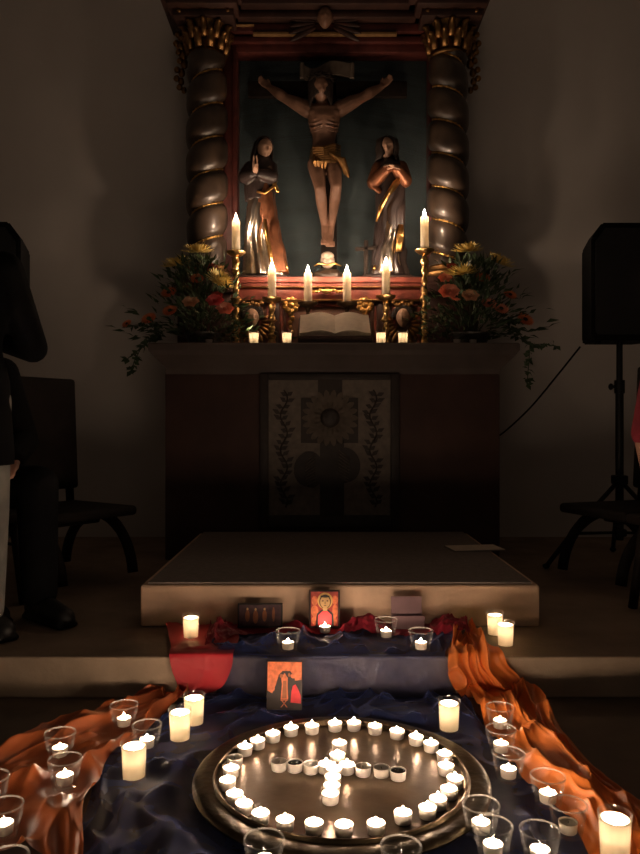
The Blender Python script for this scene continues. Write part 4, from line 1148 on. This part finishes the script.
# ------------------------------------------------------------------ flowers
def petal(b, L, W, lift, a, base=.006, curl=0., z=0.):
    ca, sa = math.cos(a), math.sin(a); vs = []
    for (f, w) in ((0, .35), (.35, .85), (.7, 1), (1, .15)):
        r = base+L*f*math.cos(lift+curl*f); zz = z+L*f*math.sin(lift+curl*f)
        vs.append([b.verts.new((ca*r-sa*W*w*s/2, sa*r+ca*W*w*s/2, zz+(0.10*W if s else 0))) for s in (-1, 0, 1)])
    for A, B in zip(vs, vs[1:]):
        for i in (0, 1): b.faces.new((A[i], A[i+1], B[i+1], B[i]))
def bloom(kind, m):
    b = new()
    if kind == 'gerbera':
        for k in range(22): petal(b, .040, .011, .15, 2*PI*k/22)
        for k in range(18): petal(b, .028, .009, .4, 2*PI*k/18+.1, z=.002)
        ball(b, (0, 0, .004), .011, (1, 1, .5), 10, 6)
    elif kind == 'chrysanthemum':
        for ringi, (n, L, l) in enumerate(((26, .055, -.05), (24, .050, .25), (20, .042, .55), (14, .032, .85), (8, .022, 1.2))):
            for k in range(n): petal(b, L*random.uniform(.9, 1.1), .009, l+random.uniform(-.1, .1), 2*PI*k/n+ringi*.3, curl=.2)
    else:
        for ringi, (n, L, l) in enumerate(((6, .034, .75), (6, .032, 1.0), (5, .030, 1.2), (4, .027, 1.4), (3, .022, 1.5))):
            for k in range(n): petal(b, L, .034-.005*ringi, l, 2*PI*k/n+ringi*.6, base=.010-.002*ringi, curl=-.5)
        ball(b, (0, 0, .006), .013, (1, 1, .8), 10, 6)
    bmesh.ops.recalc_face_normals(b, faces=b.faces[:])
    me = bpy.data.meshes.new(kind); b.to_mesh(me); b.free(); me.materials.append(M[m])
    for p_ in me.polygons: p_.use_smooth = True
    return me
BL = {}
def get_bloom(kind, m):
    if (kind, m) not in BL: BL[(kind, m)] = bloom(kind, m)
    return BL[(kind, m)]
def leaf_add(b, o, d, L, W, n=None):
    d = d.normalized(); s = d.cross(V((random.uniform(-1, 1), random.uniform(-1, .2), random.uniform(.2, 1)))).normalized(); up = s.cross(d)
    A = b.verts.new(o); T = b.verts.new(o+d*L-up*L*.15)
    l = b.verts.new(o+d*L*.4+s*W*.5+up*.06*L); r = b.verts.new(o+d*L*.4-s*W*.5+up*.06*L); c = b.verts.new(o+d*L*.5+up*.0*L)
    b.faces.new((A, c, l)); b.faces.new((A, r, c)); b.faces.new((l, c, T)); b.faces.new((c, r, T))
def bouquet(cx, Y, lab, flowers, leafspan, ivy, pale, wispy, bare):
    c = P(cx, 343, Y); base = V((c.x, Y, ALT))
    T = thing('flower_arrangement', lab, 'flowers', base)
    b = new(); lathe(b, [(0, 0), (.07, 0), (.075, .01), (.10, .06), (.105, .075), (.098, .075), (.09, .06), (0, .05)], 28); obj('bowl', b, M['ceramic'], T, auto=50)
    b = new()
    for k in range(760):
        px = random.gauss(leafspan[0], leafspan[1]); py = random.uniform(leafspan[2], leafspan[3])
        f = (leafspan[3]-py)/(leafspan[3]-leafspan[2]); px = leafspan[0]+(px-leafspan[0])*(1.15-.75*f)
        q = P(px, py, Y+random.uniform(-.09, .13))-base
        if q.z < .02: q.z = .02+random.uniform(0, .05)
        d = V((q.x, q.y-.05, q.z*.55)).normalized()+V((random.uniform(-.5, .5), random.uniform(-.6, .3), random.uniform(-.4, .5)))
        leaf_add(b, q, d, random.uniform(.035, .085), random.uniform(.014, .03))
    fo = obj('foliage', b, M['leaf'], T, smooth=False); fo['kind'] = 'stuff'
    b = new()
    for (px, py, n) in pale:
        for k in range(n):
            q = P(px+random.gauss(0, 7), py+random.gauss(0, 7), Y-.06+random.uniform(-.04, .04))-base; q.z = max(.02, q.z)
            leaf_add(b, q, V((random.uniform(-1, 1), random.uniform(-1, 0), random.uniform(-.2, 1))), random.uniform(.02, .045), .012)
    o = obj('pale_leaves', b, M['leaf2'], T, smooth=False); o['kind'] = 'stuff'
    b = new()
    for pts in ivy:
        pp = [P(x, y, Y+dy)-base for x, y, dy in pts]
        tube(b, pp, .0025, 5)
        for i in range(len(pp)-1):
            for k in range(9):
                o_ = pp[i].lerp(pp[i+1], random.random()); leaf_add(b, o_, V((random.uniform(-1, 1), random.uniform(-1, .3), random.uniform(-1, .5))), random.uniform(.025, .045), .028)
    o = obj('ivy', b, M['leaf'], T, smooth=False); o['kind'] = 'stuff'
    b = new(); root = V((0, 0, .06))
    for kind, m, px, py, dy, sz, tl in flowers:
        q = P(px, py, Y+dy)-base
        tube(b, [root+V((q.x*.1, 0, 0)), root.lerp(q, .6)+V((0, .02, .02)), q+V((0, .012, -.012))], .0022, 5)
    obj('stems', b, M['stemg'], T)
    for kind, m, px, py, dy, sz, tl in flowers:
        q = P(px, py, Y+dy)-base
        o = raw({'rose': 'rose', 'gerbera': 'gerbera', 'chrysanthemum': 'chrysanthemum'}[kind], get_bloom(kind, m), T)
        o.location = q; o.scale = (sz, sz, sz)
        out = V((q.x*.6+tl[0], -.55+tl[1], .45+tl[2])).normalized()
        o.rotation_euler = out.to_track_quat('Z', 'Y').to_euler()
        o['label'] = {'yellow': 'pale yellow bloom', 'orange': 'orange bloom', 'redp': 'dark red bloom', 'peach': 'peach bloom', 'salmon': 'salmon bloom', 'pinkp': 'pink bloom'}[m]
        if kind == 'gerbera':
            b = new(); ball(b, (0, 0, .006), .012, (1, 1, .45), 12, 8); obj('eye', b, M['eyeflower'], o)
Z0 = (0, 0, 0)
bouquet(203, 4.16, 'flower arrangement with orange and yellow blooms on the left end of the altar', [
    ('chrysanthemum', 'yellow', 198, 252, .02, 1.5, (0, .1, .9)), ('chrysanthemum', 'yellow', 177, 265, .0, 1.5, (-.2, 0, 1)), ('chrysanthemum', 'yellow', 219, 281, -.06, 1.5, (.5, 0, .4)),
    ('gerbera', 'redp', 211, 268, -.02, .95, Z0), ('gerbera', 'orange', 197, 279, -.05, .95, Z0), ('gerbera', 'orange', 169, 293, 0, 1.05, Z0), ('rose', 'peach', 191, 303, -.09, 1.15, Z0),
    ('gerbera', 'orange', 170, 311, -.05, 1.0, Z0), ('gerbera', 'orange', 149, 319, -.03, 1.05, Z0), ('gerbera', 'orange', 127, 324, 0, .7, Z0), ('rose', 'pinkp', 215, 302, -.09, 1.2, Z0), ('rose', 'salmon', 225, 310, -.11, 1.2, Z0),
    ('gerbera', 'redp', 217, 296, -.05, .8, Z0)],
    (198, 26, 262, 340), [[(165, 330, -.05), (150, 338, -.12), (140, 350, -.25), (134, 362, -.27), (130, 374, -.27)], [(160, 332, -.05), (148, 342, -.2), (136, 352, -.26), (126, 360, -.27)], [(165, 325, 0), (150, 327, -.05), (128, 325, -.02)]],
    [(230, 328, 46), (238, 334, 30), (224, 335, 20), (205, 320, 14)], 0, 0)
bouquet(472, 4.16, 'flower arrangement with orange and yellow blooms on the right end of the altar', [
    ('chrysanthemum', 'yellow', 468, 251, .02, 1.5, (-.1, .1, .8)), ('chrysanthemum', 'yellow', 499, 263, .02, 1.5, (.4, 0, .8)), ('chrysanthemum', 'yellow', 463, 273, -.07, 1.5, (-.2, 0, .9)),
    ('gerbera', 'orange', 483, 278, -.03, .95, Z0), ('rose', 'salmon', 445, 279, -.04, .95, Z0), ('rose', 'salmon', 449, 293, -.1, 1.4, Z0), ('rose', 'peach', 470, 297, -.1, 1.2, Z0), ('gerbera', 'salmon', 456, 297, -.06, .8, Z0),
    ('gerbera', 'orange', 510, 295, 0, .9, Z0), ('gerbera', 'salmon', 489, 304, -.06, 1.0, Z0), ('gerbera', 'salmon', 501, 309, -.06, 1.0, Z0), ('gerbera', 'orange', 525, 320, -.03, 1.15, Z0), ('gerbera', 'redp', 452, 267, .0, .7, Z0)],
    (476, 26, 262, 340), [[(505, 325, 0), (520, 335, -.1), (530, 345, -.26), (529, 360, -.27), (528, 372, -.27), (527, 386, -.27)], [(515, 335, -.05), (530, 345, -.24), (542, 344, -.26), (556, 346, -.26)], [(505, 320, 0), (515, 322, 0), (525, 321, -.02)]],
    [(438, 322, 46), (432, 330, 26), (446, 330, 26), (438, 316, 14)], 0, 0)

# ------------------------------------------------------------------ speakers, stands, cable
def speaker(base, w, h, d, rz, lab, badge):
    t = thing('loudspeaker', lab, 'loudspeaker', base, rz)
    b = new(); cf = .055
    out = [(-w/2+.01, 0), (w/2-.01, 0), (w/2, .02), (w/2, h-cf*1.4), (w/2-cf, h), (-w/2+cf, h), (-w/2, h-cf*1.4), (-w/2, .02)]
    fr = [b.verts.new((x, 0, z)) for x, z in out]; bk = [b.verts.new((x*.72, d, z*.97+.01)) for x, z in out]
    b.faces.new(fr); b.faces.new(bk[::-1])
    for i in range(8): b.faces.new((fr[i], bk[i], bk[(i+1) % 8], fr[(i+1) % 8]))
    bmesh.ops.bevel(b, geom=b.edges[:], offset=.008, segments=2, affect='EDGES')
    obj('cabinet', b, M['black'], t, auto=40)
    b = new(); poly(b, [(x*.90, h*.05+z*.90) for x, z in out], .008, 0); obj('grille', b, M['grille'], t, smooth=False)
    if badge:
        b = new(); bbox(b, (badge[0], -.010, badge[1]), (.030, .004, .045), .001); obj('badge', b, M['badge'], t, auto=40)
    for s in (-1, 1):
        b = new(); lathe(b, [(.018, -.012), (.018, 0)], 12, (s*w*.38, .05, 0)); obj('rubber_foot', b, M['black'], t, auto=40)
    return t
def stand(x, y, z1, lab, legs):
    t = thing('speaker_stand', lab, 'speaker stand', (x, y, STEP))
    hh = z1-STEP
    b = new(); lathe(b, [(.016, .25), (.016, hh+.02)], 16); obj('pole', b, M['blackmetal'], t, auto=50)
    b = new(); lathe(b, [(.021, .12), (.021, hh*.78), (.027, hh*.78), (.027, hh*.84), (.018, hh*.84)], 16); obj('outer_tube', b, M['blackmetal'], t, auto=50)
    b = new(); tube(b, [(0, 0, hh*.81), (-.045, -.01, hh*.81)], .008, 8); ball(b, (-.05, -.01, hh*.81), .018, (.7, 1, 1), 10, 8); obj('clamp_knob', b, M['blackmetal'], t)
    b = new(); bbox(b, (0, 0, .44), (.07, .07, .05), .008); bbox(b, (0, 0, .16), (.06, .06, .04), .008); obj('hub', b, M['blackmetal'], t, auto=40)
    for (fx, fy) in legs:
        b = new(); tube(b, [(0, 0, .44), (fx*.6, fy*.6, .20), (fx, fy, .012)], .012, 8); tube(b, [(0, 0, .16), (fx*.62, fy*.62, .17)], .008, 8)
        lg = obj('leg', b, M['blackmetal'], t); b = new(); ball(b, (fx, fy, .014), .018, (1, 1, .75), 10, 8); obj('rubber_foot', b, M['black'], lg)
    return t
Ys = 3.95; zsp = P(0, 346, Ys).z
sx = P(618, 0, Ys).x
speaker((sx+.0, Ys-.16, zsp+.012), P(39+320, 0, 3.79).x*2, P(0, 228, 3.79).z-P(0, 346, 3.79).z, .30, 0, 'black loudspeaker with a clipped corner on the right stand', (.098, .115))
fl = G(545, 568, STEP); f2 = G(627, 585, STEP)
stand(sx, Ys-.02, zsp, 'black tripod stand carrying the right loudspeaker', [(fl.x-sx, fl.y-Ys), (.30, -.22), (.10, .34)])
Yl = 3.62; zl = P(0, 350, Yl).z; slx = P(-8, 0, Yl).x
speaker((slx, Yl-.16, zl+.012), .40, .575, .30, .05, 'black loudspeaker at the left edge behind the seated people', None)
stand(slx, Yl-.02, zl, 'black tripod stand carrying the left loudspeaker', [(-.33, -.2), (.30, -.22), (.02, .36)])
b = new(); pts = [P(580, 347, 3.72), P(560, 372, 3.9), P(530, 408, 4.25), P(503, 433, 4.6), P(485, 446, 4.80), P(475, 500, 4.83), P(470, 534, 4.83)]
fine = []
for i in range(len(pts)-1):
    g4 = [pts[max(0, min(len(pts)-1, i+k))] for k in (-1, 0, 1, 2)]
    for k in range(8): fine.append(V([catm(*[g[a] for g in g4], k/8) for a in range(3)]))
fine.append(pts[-1]); tube(b, fine, .005, 6); o = obj('speaker_cable', b, M['black']); tag(o, 'thin black cable running from the right loudspeaker down behind the altar', 'cable')

# ------------------------------------------------------------------ chairs
def chair(base, rz, lab, sh=.355, bh=.96, W=.44, D=.43):
    """faces local +X"""
    t = thing('wooden_chair', lab, 'chair', base, rz, 'dark chairs at the sides')
    b = new(); bbox(b, (.02, 0, sh-.022), (D+.04, W, .045), .018, 3); obj('seat', b, M['chair'], t, auto=50)
    b = new(); bbox(b, (-D/2+.0, 0, (sh+.06+bh)/2), (.035, W, bh-sh-.06), .016, 3, Euler((0, -.05, 0))); obj('backrest', b, M['chair'], t, auto=50)
    for s in (-1, 1):
        for front in (1, -1):
            b = new(); pts = []
            for k in range(13):
                a = k/12*PI/2*.92; pts.append((front*(-.02+(D*.5+.06)*math.sin(a)), s*(W/2-.03), .0+(sh-.045)*math.cos(a)**.9 if math.cos(a) > 0 else 0))
            tube(b, [(p_[0], p_[1], max(.018, p_[2])) for p_ in pts], [.026]*6+[.024]*7, 10); obj('leg', b, M['chair'], t)
        b = new(); tube(b, [(-D/2-.0, s*(W/2-.03), sh-.02), (-D/2-.012, s*(W/2-.03), sh+.1), (-D/2-.02, s*(W/2-.03), sh+.2)], .02, 8); obj('back_post', b, M['chair'], t)
    b = new(); tube(b, [(0, -W/2+.03, sh-.08), (0, W/2-.03, sh-.08)], .016, 8); obj('stretcher', b, M['chair'], t)
    return t
chair((P(64, 0, 3.42).x, 3.42, STEP), -.62, 'dark wooden chair with curved legs on the left beside the person in black')
chair((P(635, 0, 3.40).x, 3.40, STEP), PI+.35, 'dark wooden chair with curved legs on the right before the speaker stand', sh=.36, bh=1.02)

# ------------------------------------------------------------------ people
def person(name, lab, base, rz, seated, jm, tm, arms='down', sleeve=1.0, hgt=1.0, hair='hairdark', headyaw=0., lean=0., coat=0.):
    T = thing(name, lab, 'person', base, rz)      # faces local -Y
    k = hgt
    if seated: hip = .47; legs = [((s*.09, 0, hip), (s*.11, -.40, hip+.03), (s*.11, -.42, .09)) for s in (-1, 1)]
    else: hip = .90*k; legs = [((s*.085, 0, hip), (s*.095, -.015, .49*k), (s*.10, .02, .08)) for s in (-1, 1)]
    L = lean
    sh_z = hip+.50*k; nk = V((0, -L, sh_z+.055*k)); hd = V((0, -L*1.3-.02, sh_z+.215*k))
    shs = [V((s*.175*k, -L*.9, sh_z)) for s in (-1, 1)]
    if arms == 'lap': el = [V((s*.235, -.06-L, hip+.19)) for s in (-1, 1)]; wr = [V((s*.08, -.27, hip+.125)) for s in (-1, 1)] if seated else [V((s*.06, -.26, hip+.24)) for s in (-1, 1)]; hv = [V((-s*.5, -.6, -.25)) for s in (-1, 1)]; pn = [V((0, .1, -1))]*2
    elif arms == 'knee': el = [V((s*.24, -.04-L, hip+.18)) for s in (-1, 1)]; wr = [V((s*.15, -.28, hip+.135)) for s in (-1, 1)]; hv = [V((0, -1, -.15))]*2; pn = [V((0, -.1, -1))]*2
    else: el = [V((s*.235*k, .02, sh_z-.29*k)) for s in (-1, 1)]; wr = [V((s*.235*k, -.04, sh_z-.53*k)) for s in (-1, 1)]; hv = [V((0, -.1, -1))]*2; pn = [V((-s, 0, 0)) for s in (-1, 1)]
    b = new()
    head(b, hd, .225*k, headyaw, .12); capsule(b, nk-V((0, 0, .05)), hd-V((0, -.02, .08)), .055*k, .052*k)
    stack(b, dense([(0, 0, hip-.08, .13*k, .095, 0, 2, 0), (0, 0, hip+.04, .145*k, .10, 0, 2, 0), (0, -L*.4, hip+.2*k, .125*k, .09, 0, 2, 0), (0, -L*.8, hip+.38*k, .155*k, .105, 0, 2, 0), (0, -L*.95, sh_z-.01, .14*k, .08, 0, 2, 0), (0, -L, sh_z+.05, .06, .055, 0, 2, 0)], 4), 28)
    for i, s in enumerate((-1, 1)):
        chain(b, [shs[i], el[i], wr[i]], [.050*k, .040*k, .028*k]); hand(b, wr[i], hv[i], pn[i], .175*k, .3, 1 if s < 0 else -1)
        lg = legs[i]; chain(b, [lg[0], lg[1], lg[1].__class__(lg[2]) if False else lg[2]], [.085*k, .058*k, .038*k]); capsule(b, (lg[2][0], lg[2][1], .05), (lg[2][0], lg[2][1]-.14, .035), .038, .03)
    o = obj('body', b, M['skin'], T); bake(o, .009, 2)
    b = new()
    stack(b, dense([(0, .0, hip-.10-coat if not seated else hip-.03, .185*k+coat*.16, .135+coat*.2, .02, 5, 0), (0, 0, hip+.05, .175*k+coat*.14, .13+coat*.1, .02, 5, 1), (0, -L*.4, hip+.2*k, .165*k, .125, .02, 5, 1), (0, -L*.8, hip+.38*k, .19*k, .135, .01, 5, 0), (0, -L*.95, sh_z, .175*k, .105, 0, 5, 0), (0, -L, sh_z+.06, .075, .07, 0, 5, 0)], 5), 40)
    for i in range(2):
        e = shs[i].lerp(el[i], min(1, sleeve*2)); chain(b, [shs[i], e], [.072*k, .060*k])
        if sleeve > .5: chain(b, [el[i], el[i].lerp(wr[i], (sleeve-.5)*2)], [.060*k, .045*k])
    o = obj('jacket' if sleeve > .5 else 'shirt', b, M[jm], T); bake(o, .010, 3)
    b = new()
    for lg in legs: chain(b, [lg[0], lg[1], (lg[2][0], lg[2][1], .10)], [.105*k, .082*k, .068*k], 16)
    if seated: capsule(b, (-.09, .0, hip), (.09, 0, hip), .10, .10)
    else: capsule(b, (-.07, .0, hip), (.07, 0, hip), .11*k, .11*k)
    o = obj('trousers', b, M[tm], T); bake(o, .010, 2)
    for lg in legs:
        b = new(); chain(b, [(lg[2][0], lg[2][1]+.03, .045), (lg[2][0], lg[2][1]-.08, .045), (lg[2][0], lg[2][1]-.18, .036)], [.043, .045, .036]); bbox(b, (lg[2][0], lg[2][1]-.07, .010), (.085, .27, .02), .008)
        o = obj('shoe', b, M['shoe'], T); bake(o, .007, 2)
    b = new()
    t_ = new(); bmesh.ops.create_uvsphere(t_, u_segments=28, v_segments=20, radius=1)
    rm = [v for v in t_.verts if (v.co.y < -.45 and v.co.z < .55) or v.co.z < -.75]
    for v in t_.verts: kk = 1+.03*math.sin(14*math.atan2(v.co.y, v.co.x)); v.co = V((v.co.x*.092*kk*k, v.co.y*.112*kk*k+.008, v.co.z*.128*k+.012))
    bmesh.ops.delete(t_, geom=rm, context='VERTS'); merge(b, t_, Matrix.Translation(hd) @ Matrix.Rotation(headyaw, 4, 'Z'))
    o = obj('hair', b, M[hair], T); sm = o.modifiers.new('t', 'SOLIDIFY'); sm.thickness = .016; sm.offset = -.5; bake(o)
    for s in (-1, 1):
        b = new(); ball(b, (s*.027*k, -.078*k, .004), .011*k, (1, .6, .6), 10, 8); b.transform(Matrix.Translation(hd) @ Matrix.Rotation(headyaw, 4, 'Z')); obj('eye', b, M['eye'], T)
    return T
def stool(base, rz, lab, seat=.46):
    t = thing('wooden_stool', lab, 'stool', base, rz)
    b = new(); bbox(b, (0, 0, seat-.02), (.38, .36, .04), .012); obj('seat', b, M['chair'], t, auto=50)
    for sx_ in (-1, 1):
        for sy_ in (-1, 1):
            b = new(); tube(b, [(sx_*.14, sy_*.13, seat-.03), (sx_*.17, sy_*.16, .0)], .018, 8); obj('leg', b, M['chair'], t)
Yb = 2.92
px_b = P(-32, 0, Yb).x
person('person', 'person in black seated at the left with hands in lap', (px_b-.05, Yb+.05, STEP), .85, True, 'jacket', 'trousersb', 'lap', 1.0, .95, headyaw=1.5)
stool((px_b-.05, Yb+.07, STEP), .85, 'dark stool under the seated person in black at the left', .375)
person('person', 'standing person in black jacket and pale grey trousers cut by the left edge', (P(-44, 0, 2.52).x, 2.52, STEP), PI+.15, False, 'jacket', 'trousersg', 'lap', 1.0, .90, coat=.12)
Yc = 2.80
person('person', 'person with a dark red short sleeve and bare forearm cut by the right edge', (P(701, 0, Yc).x, Yc, STEP), .2, True, 'shirtred', 'trousersb', 'down', .45, .95)
stool((P(701, 0, Yc).x, Yc+.02, STEP), .2, 'dark stool under the person with the red sleeve', .375)

# ------------------------------------------------------------------ light, camera, colour management
w = bpy.data.worlds.new('World'); sc.world = w; w.use_nodes = True
bg = w.node_tree.nodes['Background']; bg.inputs[0].default_value = (1, .9, .8, 1); bg.inputs[1].default_value = .03
cam = bpy.data.cameras.new('Camera'); co = bpy.data.objects.new('Camera', cam); COL.objects.link(co)
cam.sensor_fit = 'VERTICAL'; cam.sensor_height = 24.0; cam.lens = 24.0*F/854.0
cam.clip_start = .02
co.location = (0, 0, H); co.rotation_euler = (PI/2, 0, 0); sc.camera = co
sc.view_settings.view_transform = 'Standard'; sc.view_settings.look = 'None'; sc.view_settings.gamma = 1; sc.view_settings.exposure = 0.2
sc.view_settings.use_curve_mapping = False
sc.cycles.sample_clamp_indirect = 8.0; sc.cycles.max_bounces = 10; sc.cycles.transparent_max_bounces = 16
sc.cycles.caustics_reflective = False; sc.cycles.caustics_refractive = False
